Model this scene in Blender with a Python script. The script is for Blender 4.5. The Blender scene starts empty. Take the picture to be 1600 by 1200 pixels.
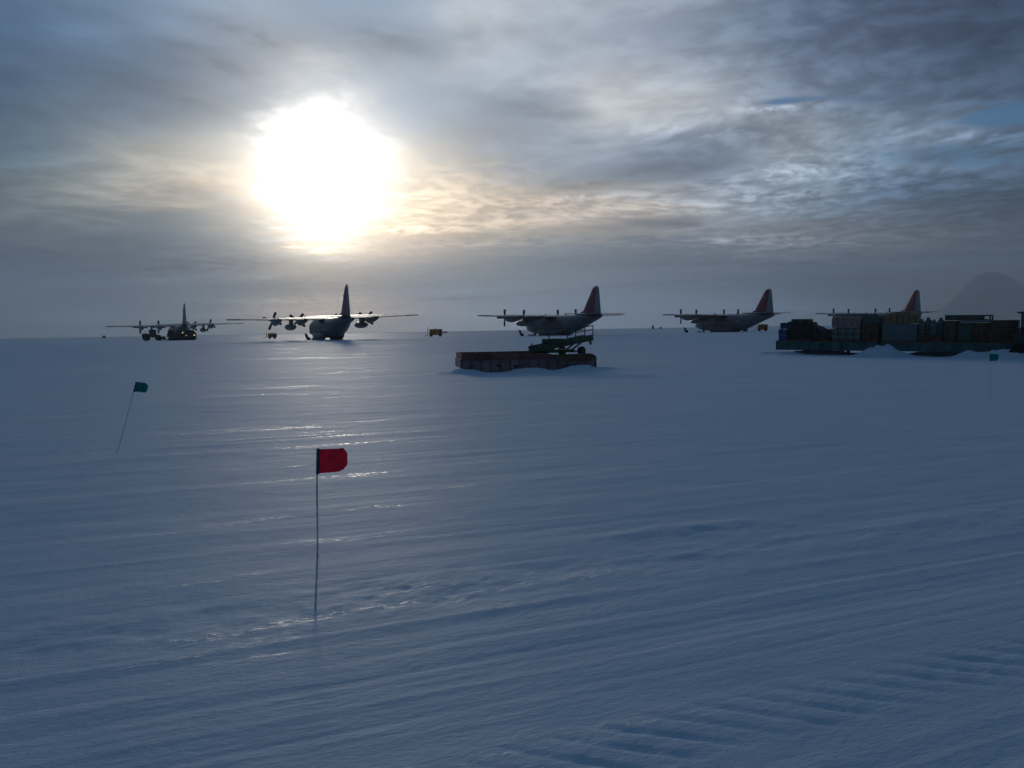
import bpy, bmesh, math, random
import numpy as np
from mathutils import Vector, Matrix, Euler

R = math.radians
sc = bpy.context.scene
col = sc.collection
random.seed(7)

# ------------------------------------------------------------------ camera
EYE = 2.8
FPX = 1400.0                       # focal length in pixels of the 1600 px wide photograph
PITCH, ROLL = 3.434, 0.917
cam_data = bpy.data.cameras.new('camera')
cam = bpy.data.objects.new('camera', cam_data)
col.objects.link(cam)
cam_data.sensor_width = 36.0
cam_data.lens = 36.0 * FPX / 1600.0
cam_data.clip_start = 0.1
cam_data.clip_end = 60000
cam_rot = Euler((R(90 - PITCH), 0, 0)).to_matrix() @ Matrix.Rotation(R(-ROLL), 3, 'Z')
cam.matrix_world = Matrix.Translation((0, 0, EYE)) @ cam_rot.to_4x4()
sc.camera = cam

def pixdir(px, py):
    """world direction seen at a point of the photograph"""
    return (cam_rot @ Vector(((px - 800) / FPX, (600 - py) / FPX, -1))).normalized()

def azel(px, py):
    d = pixdir(px, py)
    return math.degrees(math.atan2(d.x, d.y)), math.degrees(math.asin(d.z))

# ------------------------------------------------------------------ colour management
sc.view_settings.view_transform = 'Standard'
sc.view_settings.look = 'None'
sc.view_settings.gamma = 1
sc.view_settings.exposure = 0.1
sc.view_settings.use_curve_mapping = False
sc.render.engine = 'CYCLES'
sc.cycles.use_denoising = True
sc.cycles.max_bounces = 6
sc.cycles.volume_bounces = 0
sc.cycles.sample_clamp_indirect = 4.0

# ------------------------------------------------------------------ little node language
class X:
    def __init__(s, nt, sock): s.nt, s.s = nt, sock
    def op(s, o, *a, clamp=False):
        n = s.nt.nodes.new('ShaderNodeMath'); n.operation = o; n.use_clamp = clamp
        for i, v in enumerate((s,) + a):
            if isinstance(v, X): s.nt.links.new(v.s, n.inputs[i])
            else: n.inputs[i].default_value = v
        return X(s.nt, n.outputs[0])
    def __add__(s, o): return s.op('ADD', o)
    __radd__ = __add__
    def __sub__(s, o): return s.op('SUBTRACT', o)
    def __rsub__(s, o): return s.op('MULTIPLY', -1.0).op('ADD', o)
    def __mul__(s, o): return s.op('MULTIPLY', o)
    __rmul__ = __mul__
    def __truediv__(s, o): return s.op('DIVIDE', o)
    def exp(s): return const(s.nt, math.e).op('POWER', s)
    def pw(s, e): return s.op('POWER', e)
    def clamp(s): return s.op('MULTIPLY', 1.0, clamp=True)
    def mx(s, v): return s.op('MAXIMUM', v)
    def mn(s, v): return s.op('MINIMUM', v)
    def sstep(s, a, b):
        n = s.nt.nodes.new('ShaderNodeMapRange'); n.interpolation_type = 'SMOOTHSTEP'
        s.nt.links.new(s.s, n.inputs['Value'])
        n.inputs['From Min'].default_value = a; n.inputs['From Max'].default_value = b
        return X(s.nt, n.outputs['Result'])
def const(nt, v):
    n = nt.nodes.new('ShaderNodeValue'); n.outputs[0].default_value = v
    return X(nt, n.outputs[0])
def xyz(nt, a, b, c):
    n = nt.nodes.new('ShaderNodeCombineXYZ')
    for i, v in enumerate((a, b, c)):
        if isinstance(v, X): nt.links.new(v.s, n.inputs[i])
        else: n.inputs[i].default_value = v
    return n.outputs[0]
def noise(nt, vec, scale, detail=5, rough=0.5, dist=0.0, lac=2.0):
    n = nt.nodes.new('ShaderNodeTexNoise'); n.noise_dimensions = '3D'
    nt.links.new(vec, n.inputs['Vector'])
    n.inputs['Scale'].default_value = scale; n.inputs['Detail'].default_value = detail
    n.inputs['Roughness'].default_value = rough; n.inputs['Distortion'].default_value = dist
    n.inputs['Lacunarity'].default_value = lac
    return X(nt, n.outputs['Fac'])
def mixcol(nt, fac, a, b, mode='MIX'):
    n = nt.nodes.new('ShaderNodeMix'); n.data_type = 'RGBA'; n.blend_type = mode; n.clamp_factor = True
    if isinstance(fac, X): nt.links.new(fac.s, n.inputs[0])
    else: n.inputs[0].default_value = fac
    for i, v in ((6, a), (7, b)):
        if isinstance(v, (tuple, list)): n.inputs[i].default_value = (*v[:3], 1)
        else: nt.links.new(v, n.inputs[i])
    return n.outputs[2]
def scalecol(nt, c, f):
    n = nt.nodes.new('ShaderNodeVectorMath'); n.operation = 'SCALE'
    if isinstance(c, (tuple, list)): n.inputs[0].default_value = c[:3]
    else: nt.links.new(c, n.inputs[0])
    if isinstance(f, X): nt.links.new(f.s, n.inputs['Scale'])
    else: n.inputs['Scale'].default_value = f
    return n.outputs[0]
def addcol(nt, a, b):
    n = nt.nodes.new('ShaderNodeVectorMath'); n.operation = 'ADD'
    nt.links.new(a, n.inputs[0]); nt.links.new(b, n.inputs[1])
    return n.outputs[0]

# ------------------------------------------------------------------ sky: clear air, broken cloud deck, veiled sun
SUN_AZ, SUN_EL = azel(508, 272)
SUN_DIR = Vector((math.sin(R(SUN_AZ)) * math.cos(R(SUN_EL)), math.cos(R(SUN_AZ)) * math.cos(R(SUN_EL)), math.sin(R(SUN_EL))))
world = bpy.data.worlds.new('World')
sc.world = world
world.use_nodes = True
world.cycles.sampling_method = 'MANUAL'
world.cycles.sample_map_resolution = 1024
nt = world.node_tree
nt.nodes.clear()
tc = nt.nodes.new('ShaderNodeTexCoord')
sep = nt.nodes.new('ShaderNodeSeparateXYZ'); nt.links.new(tc.outputs['Generated'], sep.inputs[0])
dx, dy, dz = (X(nt, sep.outputs[i]) for i in range(3))
az = dx.op('ARCTAN2', dy) * (180 / math.pi)
el = dz.op('ARCSINE') * (180 / math.pi)
cosg = (dx * SUN_DIR.x + dy * SUN_DIR.y + dz * SUN_DIR.z).mn(0.9999999)
gam = cosg.op('ARCCOSINE') * (180 / math.pi)
# coordinates on the flat cloud deck
zz = dz.mx(0.0) + 0.055
px_, py_ = dx / zz, dy / zz
deck = xyz(nt, px_, py_, 0.0)
wv = noise(nt, deck, 0.55, 3, 0.5)
wv2 = noise(nt, xyz(nt, px_, py_, 7.0), 0.55, 3, 0.5)
wx, wy = px_ + (wv - 0.5) * 0.9, py_ + (wv2 - 0.5) * 0.9
# streak axis of the high cloud, nearly across the view
ca, sa = math.cos(R(-14)), math.sin(R(-14))
su, sv = wx * ca + wy * sa, wy * ca - wx * sa
n_big = noise(nt, xyz(nt, su * 0.7, sv * 0.8, 2.0), 0.8, 5, 0.55, 0.2)
n_str = noise(nt, xyz(nt, su * 0.8, sv * 1.0, 5.0), 2.1, 6, 0.56, 0.12)
n_fin = noise(nt, xyz(nt, su * 1.25, sv * 0.8, 9.0), 6.0, 5, 0.60, 0.1)
# layered look low over the horizon, in bearing and height
n_low = noise(nt, xyz(nt, az * 0.045, el * 0.62, 3.0), 1.0, 5, 0.55, 0.3)
n_pat = noise(nt, xyz(nt, az * 0.10, el * 0.24, 11.0), 1.0, 4, 0.55, 0.3)

def blob(px, py, wx_, wy_, rot=0.0):
    """soft bank of cloud: centre and half-sizes as degrees of bearing and height"""
    a0, e0 = azel(px, py)
    sa_, se_ = wx_ * 0.0409, wy_ * 0.0409
    da, de = az - a0, el - e0
    if rot:
        c, s = math.cos(R(rot)), math.sin(R(rot))
        da, de = da * c + de * s, de * c - da * s
    da, de = da / sa_, de / se_
    return ((da * da + de * de) * -1.0).exp()

# broad tone of the cloud deck over bearing and height: sampled colours (0-255) along rows of the sky
SKY_ROWS = (
    (-110, ((-150, 75, 98, 128), (200, 95, 116, 142), (600, 125, 140, 162), (900, 150, 156, 168), (1200, 90, 100, 120), (1750, 58, 72, 96))),
    (-30, ((-150, 75, 98, 128), (0, 82, 103, 130), (200, 104, 124, 148), (400, 138, 149, 165), (600, 140, 154, 174), (700, 178, 180, 187), (850, 180, 181, 187), (1000, 158, 162, 173), (1150, 118, 127, 144), (1300, 84, 95, 116), (1500, 66, 79, 101), (1750, 55, 70, 92))),
    (30, ((-150, 78, 100, 127), (0, 75, 100, 130), (200, 100, 122, 148), (400, 143, 154, 169), (600, 140, 155, 175), (700, 175, 178, 185), (850, 184, 186, 193), (1000, 165, 168, 178), (1150, 130, 138, 152), (1300, 90, 100, 120), (1500, 68, 80, 102), (1750, 58, 72, 92))),
    (110, ((-150, 76, 96, 122), (0, 74, 97, 123), (100, 85, 105, 128), (200, 98, 114, 135), (320, 112, 123, 141), (450, 140, 148, 160), (600, 147, 157, 171), (750, 167, 171, 181), (950, 194, 194, 200), (1100, 162, 166, 176), (1250, 105, 115, 135), (1500, 70, 84, 104), (1750, 62, 76, 95))),
    (190, ((-150, 82, 102, 124), (0, 85, 105, 125), (150, 110, 122, 135), (300, 135, 142, 150), (400, 165, 166, 169), (520, 205, 202, 200), (650, 172, 174, 181), (800, 152, 157, 169), (950, 190, 189, 192), (1100, 180, 181, 186), (1250, 160, 163, 170), (1350, 135, 146, 161), (1500, 118, 131, 149), (1600, 95, 114, 139), (1750, 80, 100, 125))),
    (270, ((-150, 95, 110, 124), (0, 100, 115, 128), (150, 148, 151, 152), (300, 182, 179, 173), (400, 215, 205, 190), (520, 225, 214, 196), (640, 222, 212, 196), (750, 188, 185, 182), (900, 160, 162, 170), (1000, 150, 154, 164), (1100, 130, 138, 153), (1230, 146, 155, 167), (1400, 108, 127, 150), (1550, 76, 93, 112), (1750, 66, 82, 100))),
    (340, ((-150, 104, 113, 122), (0, 110, 118, 125), (150, 130, 135, 138), (300, 148, 148, 148), (380, 195, 187, 175), (510, 228, 214, 192), (640, 218, 208, 190), (800, 192, 186, 179), (1000, 178, 175, 174), (1150, 172, 172, 176), (1300, 130, 135, 145), (1500, 84, 94, 107), (1750, 68, 79, 92))),
    (400, ((-150, 78, 94, 114), (0, 85, 100, 118), (200, 95, 108, 122), (350, 120, 124, 130), (500, 205, 193, 174), (650, 178, 172, 168), (800, 150, 151, 155), (1000, 116, 123, 136), (1200, 114, 121, 134), (1400, 86, 98, 115), (1600, 72, 85, 101), (1750, 66, 79, 95))),
    (440, ((-150, 70, 88, 112), (0, 77, 95, 118), (200, 94, 109, 127), (430, 146, 143, 144), (520, 170, 161, 152), (600, 158, 155, 158), (800, 140, 146, 156), (1000, 120, 130, 145), (1300, 86, 101, 120), (1600, 62, 77, 94), (1750, 58, 73, 90))),
    (490, ((-150, 72, 88, 106), (0, 79, 94, 111), (200, 95, 108, 122), (450, 166, 157, 151), (540, 180, 168, 158), (640, 158, 154, 156), (800, 138, 145, 158), (1000, 112, 125, 144), (1300, 84, 100, 121), (1550, 55, 70, 88), (1750, 50, 65, 84))),
    (540, ((-150, 66, 84, 106), (0, 74, 91, 111), (300, 100, 112, 126), (500, 150, 147, 150), (800, 120, 131, 147), (1000, 98, 113, 132), (1300, 76, 92, 112), (1750, 50, 64, 84))),
)
AZC = np.arange(-42, 43, 4.0); ELC = np.array([-1.0, 1.2, 3.2, 5.2, 7.6, 10.4, 13.6, 17.0, 20.5, 24.5])
AZW, ELW = 3.6, np.array([1.6, 1.6, 1.6, 1.9, 2.4, 2.8, 3.0, 3.2, 3.5, 4.0])
BASE = np.log(np.array((0.046, 0.088, 0.160)))
def lin(c): c = np.asarray(c, float) / 255; return np.where(c <= .04045, c / 12.92, ((c + .055) / 1.055) ** 2.4)
smp, val = [], []
for yy, row in SKY_ROWS:
    row = np.array(row, float)
    for xx in range(-150, 1751, 50):
        c_ = lin([np.interp(xx, row[:, 0], row[:, k]) for k in (1, 2, 3)])
        if c_[0] < c_[2]: c_ = c_ * np.array((0.90, 1.0, 1.07))
        c_ = c_ * (1 + (np.interp(yy, (340, 400, 440, 490), (1.0, 1.30, 1.55, 1.95)) - 1) * np.interp(xx, (1150, 1450), (1.0, 0.5)))      # what the haze below takes away
        smp.append(azel(xx, yy)); val.append(np.log(c_) - BASE)
for a_ in (-50, 50):
    for e_ in (0, 8, 16, 24): smp.append((a_, e_)); val.append(np.zeros(3))
smp, val = np.array(smp), np.array(val)
PA = np.exp(-((smp[:, :1] - AZC) / AZW) ** 2); PE = np.exp(-((smp[:, 1:] - ELC) / ELW) ** 2)
PH = (PE[:, :, None] * PA[:, None, :]).reshape(len(smp), -1)
WT = np.linalg.solve(PH.T @ PH + 0.02 * np.eye(PH.shape[1]), PH.T @ val).reshape(len(ELC), len(AZC), 3)
def vec(op, *a):
    n = nt.nodes.new('ShaderNodeVectorMath'); n.operation = op
    for i, v in enumerate(a):
        if isinstance(v, X): nt.links.new(v.s, n.inputs[i])
        elif hasattr(v, 'is_output'): nt.links.new(v, n.inputs[i])
        else: n.inputs[i].default_value = [float(k) for k in v]
    return n.outputs[0]
# the cloud edges wander: sample the broad tone through a slow warp
warp = (n_str - 0.5) * 1.0
azw = az + (n_pat - 0.5) * 6.0 + warp * 4.0
elw = el + ((n_big - 0.5) * 2.6 + (n_str - 0.5) * 3.6) * el.sstep(0.3, 7.0)
SA = [(((azw - float(c)) / AZW).pw(2.0) * -1.0).exp() for c in AZC]
tone = tuple(BASE)
for j, c in enumerate(ELC):
    be = (((elw - float(c)) / float(ELW[j])).pw(2.0) * -1.0).exp()
    acc = (0.0, 0.0, 0.0)
    for i in range(len(AZC)): acc = vec('MULTIPLY_ADD', SA[i], WT[j, i], acc)
    tone = vec('MULTIPLY_ADD', acc, be, tone)
# streaks and small cloud texture, as a change of tone
side = az.sstep(4.0, 20.0)
c_str, c_fin = n_str.sstep(0.34, 0.66), n_fin.sstep(0.36, 0.66)
q = (c_str - 0.5) * (0.24 + 0.26 * side) + (c_fin - 0.5) * (0.15 + 0.32 * side) + (n_pat - 0.5) * 0.25 + (n_big - 0.5) * 0.45
q = q * (0.35 + 0.65 * el.sstep(1.0, 8.0)) + (n_low - 0.5) * 1.1 * el.sstep(9.0, 4.0) * el.sstep(-0.3, 1.2)
rag = n_fin.sstep(0.36, 0.62) * 1.25 + 0.1
for amp, b in (
    (-0.45, (1070, 263, 130, 13, 2)), (-0.42, (900, 288, 52, 10, 0)), (0.30, (1225, 272, 150, 18, 4)),
    (0.30, (1090, 318, 300, 16, 2)), (0.30, (1180, 378, 170, 7, -2)), (0.40, (1520, 212, 90, 9, -8)),
    (0.55, (1218, 168, 60, 5, 0)), (0.30, (1050, 205, 130, 10, -6)), (0.28, (905, 310, 110, 8, 2)), (-0.25, (880, 180, 120, 12, -10)),
    (0.34, (428, 428, 48, 7, 6)), (0.22, (290, 436, 70, 6, 3)), (-0.26, (330, 410, 160, 10, 3)), (-0.28, (330, 95, 90, 14, -16)), (-0.22, (250, 140, 120, 14, -14)),
    (-0.30, (700, 466, 60, 3, 0)), (0.25, (470, 468, 110, 5, 0)), (0.2, (520, 489, 170, 5, 0)),
    (0.75, (492, 388, 62, 16, 0)), (0.30, (640, 330, 190, 50, 0)), (0.18, (430, 300, 260, 60, 0)), (0.26, (500, 470, 120, 40, 0)),
    (0.40, (560, 361, 190, 6, 1)), (-0.30, (120, 395, 240, 14, 2)), (-0.30, (260, 424, 170, 9, 3)), (-0.30, (1330, 405, 260, 12, 2)), (-0.22, (1120, 412, 160, 8, 0)), (-0.35, (420, 62, 130, 14, -12)), (-0.28, (600, 60, 90, 26, -14)), (-0.20, (690, 368, 60, 4, 0)), (-0.22, (1010, 352, 150, 9, 0)), (0.2, (760, 380, 90, 6, 0)),
):
    q = q + blob(*b) * amp * rag
kq = vec('MULTIPLY', q * 1.0, (1.0, 0.97, 0.93))
tone = vec('ADD', tone, kq)
tone = vec('MULTIPLY_ADD', blob(660, 335, 300, 80, 0), (0.30, 0.20, 0.06), tone)      # cream light on the cloud round the sun
tone = vec('MULTIPLY_ADD', blob(260, 270, 200, 45, 0), (0.12, 0.08, 0.02), tone)
sepc = nt.nodes.new('ShaderNodeSeparateXYZ'); nt.links.new(tone, sepc.inputs[0])
cloud = xyz(nt, *[X(nt, sepc.outputs[i]).exp() for i in range(3)])
# clear sky in the gaps
skyt = nt.nodes.new('ShaderNodeTexSky')
skyt.sky_type = 'NISHITA'; skyt.sun_disc = False
skyt.sun_elevation = R(SUN_EL); skyt.sun_rotation = R(SUN_AZ)
skyt.air_density = 1.0; skyt.dust_density = 0.3; skyt.ozone_density = 2.0
clear = scalecol(nt, skyt.outputs[0], 0.055)
clear = mixcol(nt, 1.0, clear, (0.42, 0.72, 1.12), 'MULTIPLY')
gap = (n_str - 0.5) * 0.9 + (n_fin - 0.5) * 1.1 - 0.36
for amp, b in ((0.90, (1575, 182, 70, 18, -4)), (0.62, (1215, 160, 56, 6, 0)), (0.66, (1480, 240, 130, 24, -4)),
               (0.52, (1245, 290, 90, 10, 2)), (0.40, (1330, 155, 110, 10, -6)), (0.30, (1000, 225, 190, 18, -6)), (0.35, (1400, 300, 100, 14, 0))):
    gap = gap + blob(*b) * amp
gap = gap.sstep(0.0, 0.45) * 0.85
skycol = mixcol(nt, gap, cloud, clear)
# thinner, bluer cloud overhead and behind
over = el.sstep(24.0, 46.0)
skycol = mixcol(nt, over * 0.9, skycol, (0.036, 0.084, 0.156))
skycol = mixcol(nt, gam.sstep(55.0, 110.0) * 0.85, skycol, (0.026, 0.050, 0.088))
# disc of the sun burning through the veil, its edge broken by the cloud it shines through
gd = (gam + (n_str - 0.5) * 5.0 + (n_fin - 0.5) * 4.2 + (n_big - 0.5) * 3.0).mx(0.0)
core = ((gd / 2.5).pw(2.0) * -1.0).exp() * 3.6 + ((gd / 5.6).pw(2.0) * -1.0).exp() * 0.62 
skycol = addcol(nt, skycol, scalecol(nt, (1.0, 0.97, 0.91), core))
skycol = addcol(nt, skycol, scalecol(nt, (1.0, 0.86, 0.66), (gam * -0.18).exp() * 0.42))
# the ground half of the sphere is only a faint blue
below = el.sstep(-0.6, -3.0)
skycol = mixcol(nt, below, skycol, (0.07, 0.11, 0.17))
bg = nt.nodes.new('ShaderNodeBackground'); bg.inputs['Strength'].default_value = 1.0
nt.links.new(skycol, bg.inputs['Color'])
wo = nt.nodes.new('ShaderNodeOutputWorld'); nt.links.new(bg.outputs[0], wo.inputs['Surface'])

# ------------------------------------------------------------------ sun behind thin cloud
sl = bpy.data.lights.new('sun', 'SUN')
sl.energy = 0.5; sl.angle = R(6.0); sl.color = (1.0, 0.90, 0.76)
so = bpy.data.objects.new('sun', sl); col.objects.link(so)
so.rotation_euler = (-SUN_DIR).to_track_quat('-Z', 'Y').to_euler()
so.location = (0, 0, 60)

# ------------------------------------------------------------------ materials
def mat(name, base, rough=0.6, metal=0.0, var=0.25, scale=3.0, spec=0.4, bump=0.0, bscale=20, tint=None, coat=0.0):
    m = bpy.data.materials.new(name); m.use_nodes = True
    t = m.node_tree; b = t.nodes['Principled BSDF']
    c = t.nodes.new('ShaderNodeTexCoord')
    n = noise(t, c.outputs['Object'], scale, 6, 0.6, 0.3)
    dark = tuple(v * (1 - var) for v in base)
    light = tint if tint else tuple(min(1, v * (1 + var)) for v in base)
    t.links.new(mixcol(t, n.sstep(0.32, 0.68), dark, light), b.inputs['Base Color'])
    t.links.new((n * 0.25 + (rough - 0.12)).clamp().s, b.inputs['Roughness'])
    b.inputs['Metallic'].default_value = metal
    b.inputs['Specular IOR Level'].default_value = spec
    b.inputs['Coat Weight'].default_value = coat
    if bump:
        bn = t.nodes.new('ShaderNodeBump'); bn.inputs['Strength'].default_value = bump; bn.inputs['Distance'].default_value = 0.02
        t.links.new(noise(t, c.outputs['Object'], bscale, 4, 0.6).s, bn.inputs['Height'])
        t.links.new(bn.outputs[0], b.inputs['Normal'])
    return m
def emit_mat(name, colr, s):
    m = bpy.data.materials.new(name); m.use_nodes = True
    b = m.node_tree.nodes['Principled BSDF']
    b.inputs['Base Color'].default_value = (*colr, 1)
    b.inputs['Emission Color'].default_value = (*colr, 1); b.inputs['Emission Strength'].default_value = s
    return m

M = {}
M['air_grey'] = mat('aircraft_grey', (0.125, 0.12, 0.125), 0.36, 0, 0.15, 0.6, 0.5)
M['fin_grey'] = mat('fin_grey', (0.27, 0.29, 0.31), 0.4, 0, 0.12, 0.6, 0.4)
M['air_dark'] = mat('aircraft_dark', (0.06, 0.06, 0.065), 0.5, 0, 0.2, 1.5)
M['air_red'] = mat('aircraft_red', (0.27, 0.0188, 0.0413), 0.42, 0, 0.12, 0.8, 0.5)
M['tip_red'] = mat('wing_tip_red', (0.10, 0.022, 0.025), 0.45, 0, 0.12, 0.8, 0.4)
M['air_white'] = mat('aircraft_white', (0.34, 0.33, 0.34), 0.45, 0, 0.1, 1)
M['blade'] = mat('propeller_black', (0.03, 0.03, 0.033), 0.45, 0, 0.2, 2)
M['glass'] = mat('dark_glass', (0.02, 0.025, 0.03), 0.12, 0, 0.1, 2, 0.6)
M['ski'] = mat('ski_dark', (0.07, 0.07, 0.075), 0.5, 0, 0.3, 1.5)
M['rust'] = mat('rust_paint', (0.224, 0.088, 0.064), 0.75, 0, 0.4, 1.3, 0.3, 0.4, 14, tint=(0.28, 0.13, 0.10))
M['barge'] = mat('barge_side', (0.27, 0.18, 0.175), 0.72, 0, 0.3, 0.9, 0.3, 0.3, 10, tint=(0.38, 0.27, 0.27))
M['barge_rib'] = mat('barge_rib', (0.154, 0.1045, 0.1045), 0.75, 0, 0.35, 1.5, 0.3)
M['wood'] = mat('weathered_wood', (0.1512, 0.0857, 0.0504), 0.8, 0, 0.35, 3, 0.2, 0.3, 25)
M['ply'] = mat('plywood', (0.2695, 0.1838, 0.0918), 0.75, 0, 0.25, 2.5, 0.25, 0.2, 25)
M['olive'] = mat('olive_paint', (0.0584, 0.078, 0.0456), 0.6, 0, 0.3, 2.5, 0.35, 0.1, 20)
M['loader_green'] = mat('loader_green', (0.042, 0.0825, 0.0525), 0.55, 0, 0.3, 3, 0.35)
M['black'] = mat('black_rubber', (0.018, 0.018, 0.02), 0.8, 0, 0.3, 5, 0.2)
M['steel'] = mat('dull_steel', (0.16, 0.16, 0.165), 0.5, 0.6, 0.3, 4)
M['sled'] = mat('sled_green', (0.0524, 0.1397, 0.134), 0.62, 0, 0.3, 1.2, 0.35, 0.2, 12)
M['tarp_dark'] = mat('dark_tarp', (0.0294, 0.042, 0.0336), 0.65, 0, 0.35, 2.2, 0.3, 0.5, 9)
M['tarp_blue'] = mat('blue_tarp', (0.018, 0.07, 0.20), 0.5, 0, 0.25, 3, 0.4, 0.4, 9)
M['tarp_navy'] = mat('navy_tarp', (0.045, 0.05, 0.09), 0.55, 0, 0.25, 3, 0.4, 0.4, 9)
M['wrap_pink'] = mat('brown_wrap', (0.2925, 0.1902, 0.1755), 0.55, 0, 0.22, 2.5, 0.4, 0.5, 8)
M['bags'] = mat('grey_bags', (0.1529, 0.1529, 0.1338), 0.7, 0, 0.3, 2.5, 0.3, 0.5, 8)
M['teal_load'] = mat('teal_load', (0.068, 0.1475, 0.1644), 0.65, 0, 0.3, 2.5, 0.3, 0.4, 9)
M['net_dark'] = mat('dark_cargo_net', (0.05, 0.06, 0.05), 0.85, 0, 0.2, 5, 0.2)
M['net'] = mat('cargo_net', (0.34, 0.38, 0.36), 0.85, 0, 0.2, 5, 0.2)
M['green_box'] = mat('green_box', (0.0353, 0.1, 0.0882), 0.55, 0, 0.2, 2)
M['grey_tarp'] = mat('grey_tarp', (0.1848, 0.1932, 0.2184), 0.6, 0, 0.25, 3, 0.4, 0.5, 9)
M['brown_crate'] = mat('brown_crate', (0.108, 0.054, 0.0324), 0.75, 0, 0.35, 3, 0.25, 0.3, 20)
M['orange'] = mat('orange_paint', (0.85, 0.29, 0.035), 0.5, 0, 0.2, 2, 0.4)
M['flag_red'] = mat('flag_red', (0.80, 0.07, 0.13), 0.8, 0, 0.12, 10, 0.2, 0.3, 60)
M['flag_teal'] = mat('flag_teal', (0.01, 0.30, 0.31), 0.8, 0, 0.15, 10, 0.2, 0.3, 60)
M['hem'] = mat('flag_hem', (0.10, 0.09, 0.12), 0.85, 0, 0.2, 20, 0.2)
M['bamboo'] = mat('bamboo', (0.78, 0.71, 0.60), 0.6, 0, 0.3, 12, 0.4)
M['veh_dark'] = mat('vehicle_dark', (0.035, 0.037, 0.04), 0.5, 0, 0.3, 2)
M['yellow'] = mat('loader_paint', (0.09, 0.07, 0.03), 0.5, 0, 0.3, 2)
M['lamp'] = emit_mat('lamp_spot_glow', (1.0, 0.72, 0.38), 0.9)
M['hut'] = mat('hut_wall', (0.10, 0.11, 0.13), 0.7)
# cloth lets a little sun through
for k in ('flag_red', 'flag_teal'):
    t = M[k].node_tree; b = t.nodes['Principled BSDF']; out = t.nodes['Material Output']
    tl = t.nodes.new('ShaderNodeBsdfTranslucent'); mx = t.nodes.new('ShaderNodeMixShader'); mx.inputs[0].default_value = 0.5
    t.links.new(b.inputs['Base Color'].links[0].from_socket, tl.inputs['Color'])
    t.links.new(b.outputs[0], mx.inputs[1]); t.links.new(tl.outputs[0], mx.inputs[2]); t.links.new(mx.outputs[0], out.inputs['Surface'])

# snow
ROAD = math.atan2(0.39, 0.92)
def snow_material():
    m = bpy.data.materials.new('packed_snow'); m.use_nodes = True
    t = m.node_tree; b = t.nodes['Principled BSDF']
    g = t.nodes.new('ShaderNodeNewGeometry')
    s = t.nodes.new('ShaderNodeSeparateXYZ'); t.links.new(g.outputs['Position'], s.inputs[0])
    x, y = X(t, s.outputs[0]), X(t, s.outputs[1])
    c_, s_ = math.cos(ROAD), math.sin(ROAD)
    u, v = x * c_ + y * s_, y * c_ - x * s_
    n1 = noise(t, xyz(t, u * 0.10, v * 1.0, 0.0), 0.9, 6, 0.6, 0.4)          # drifted and driven streaks
    n2 = noise(t, xyz(t, u * 0.5, v * 2.2, 3.0), 1.3, 6, 0.62, 0.3)
    n3 = noise(t, xyz(t, u, v * 1.8, 5.0), 9.0, 5, 0.65)
    n4 = noise(t, xyz(t, x * 0.02, y * 0.12, 8.0), 1.0, 5, 0.6, 0.4)
    patch = (n1 * 0.6 + n2 * 0.4).sstep(0.40, 0.62)
    far = noise(t, xyz(t, x * 0.012, y * 0.05, 1.0), 1.0, 6, 0.6, 0.5)
    base = mixcol(t, patch, (0.62, 0.74, 0.85), (0.71, 0.81, 0.90))
    base = mixcol(t, far.sstep(0.4, 0.65) * 0.6, base, (0.70, 0.80, 0.89))
    t.links.new(base, b.inputs['Base Color'])
    spk = noise(t, xyz(t, u * 1.0, v * 2.6, 13.0), 6.0, 4, 0.7)
    ice = (n1 * 0.45 + n2 * 0.3 + n4 * 0.35).sstep(0.56, 0.68) * spk.sstep(0.48, 0.58)                # wind-polished glaze
    rough = 0.64 - 0.50 * ice
    t.links.new(rough.s, b.inputs['Roughness'])
    t.links.new((0.05 + 0.70 * ice + 0.05 * patch).s, b.inputs['Specular IOR Level'])
    n5 = noise(t, xyz(t, u, v * 1.4, 17.0), 34.0, 4, 0.6)
    n6 = noise(t, xyz(t, u * 0.35, v * 7.0, 19.0), 2.2, 5, 0.62)          # fine drag lines of the grader and sleds
    h = n1 * 0.026 + n2 * 0.018 + n3 * 0.018 + n5 * 0.004 + n6 * 0.005 + spk * ice * 0.028
    bn = t.nodes.new('ShaderNodeBump'); bn.inputs['Strength'].default_value = 0.75; bn.inputs['Distance'].default_value = 1.0
    t.links.new(h.s, bn.inputs['Height']); t.links.new(bn.outputs[0], b.inputs['Normal'])
    return m
M['snow'] = snow_material()

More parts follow.
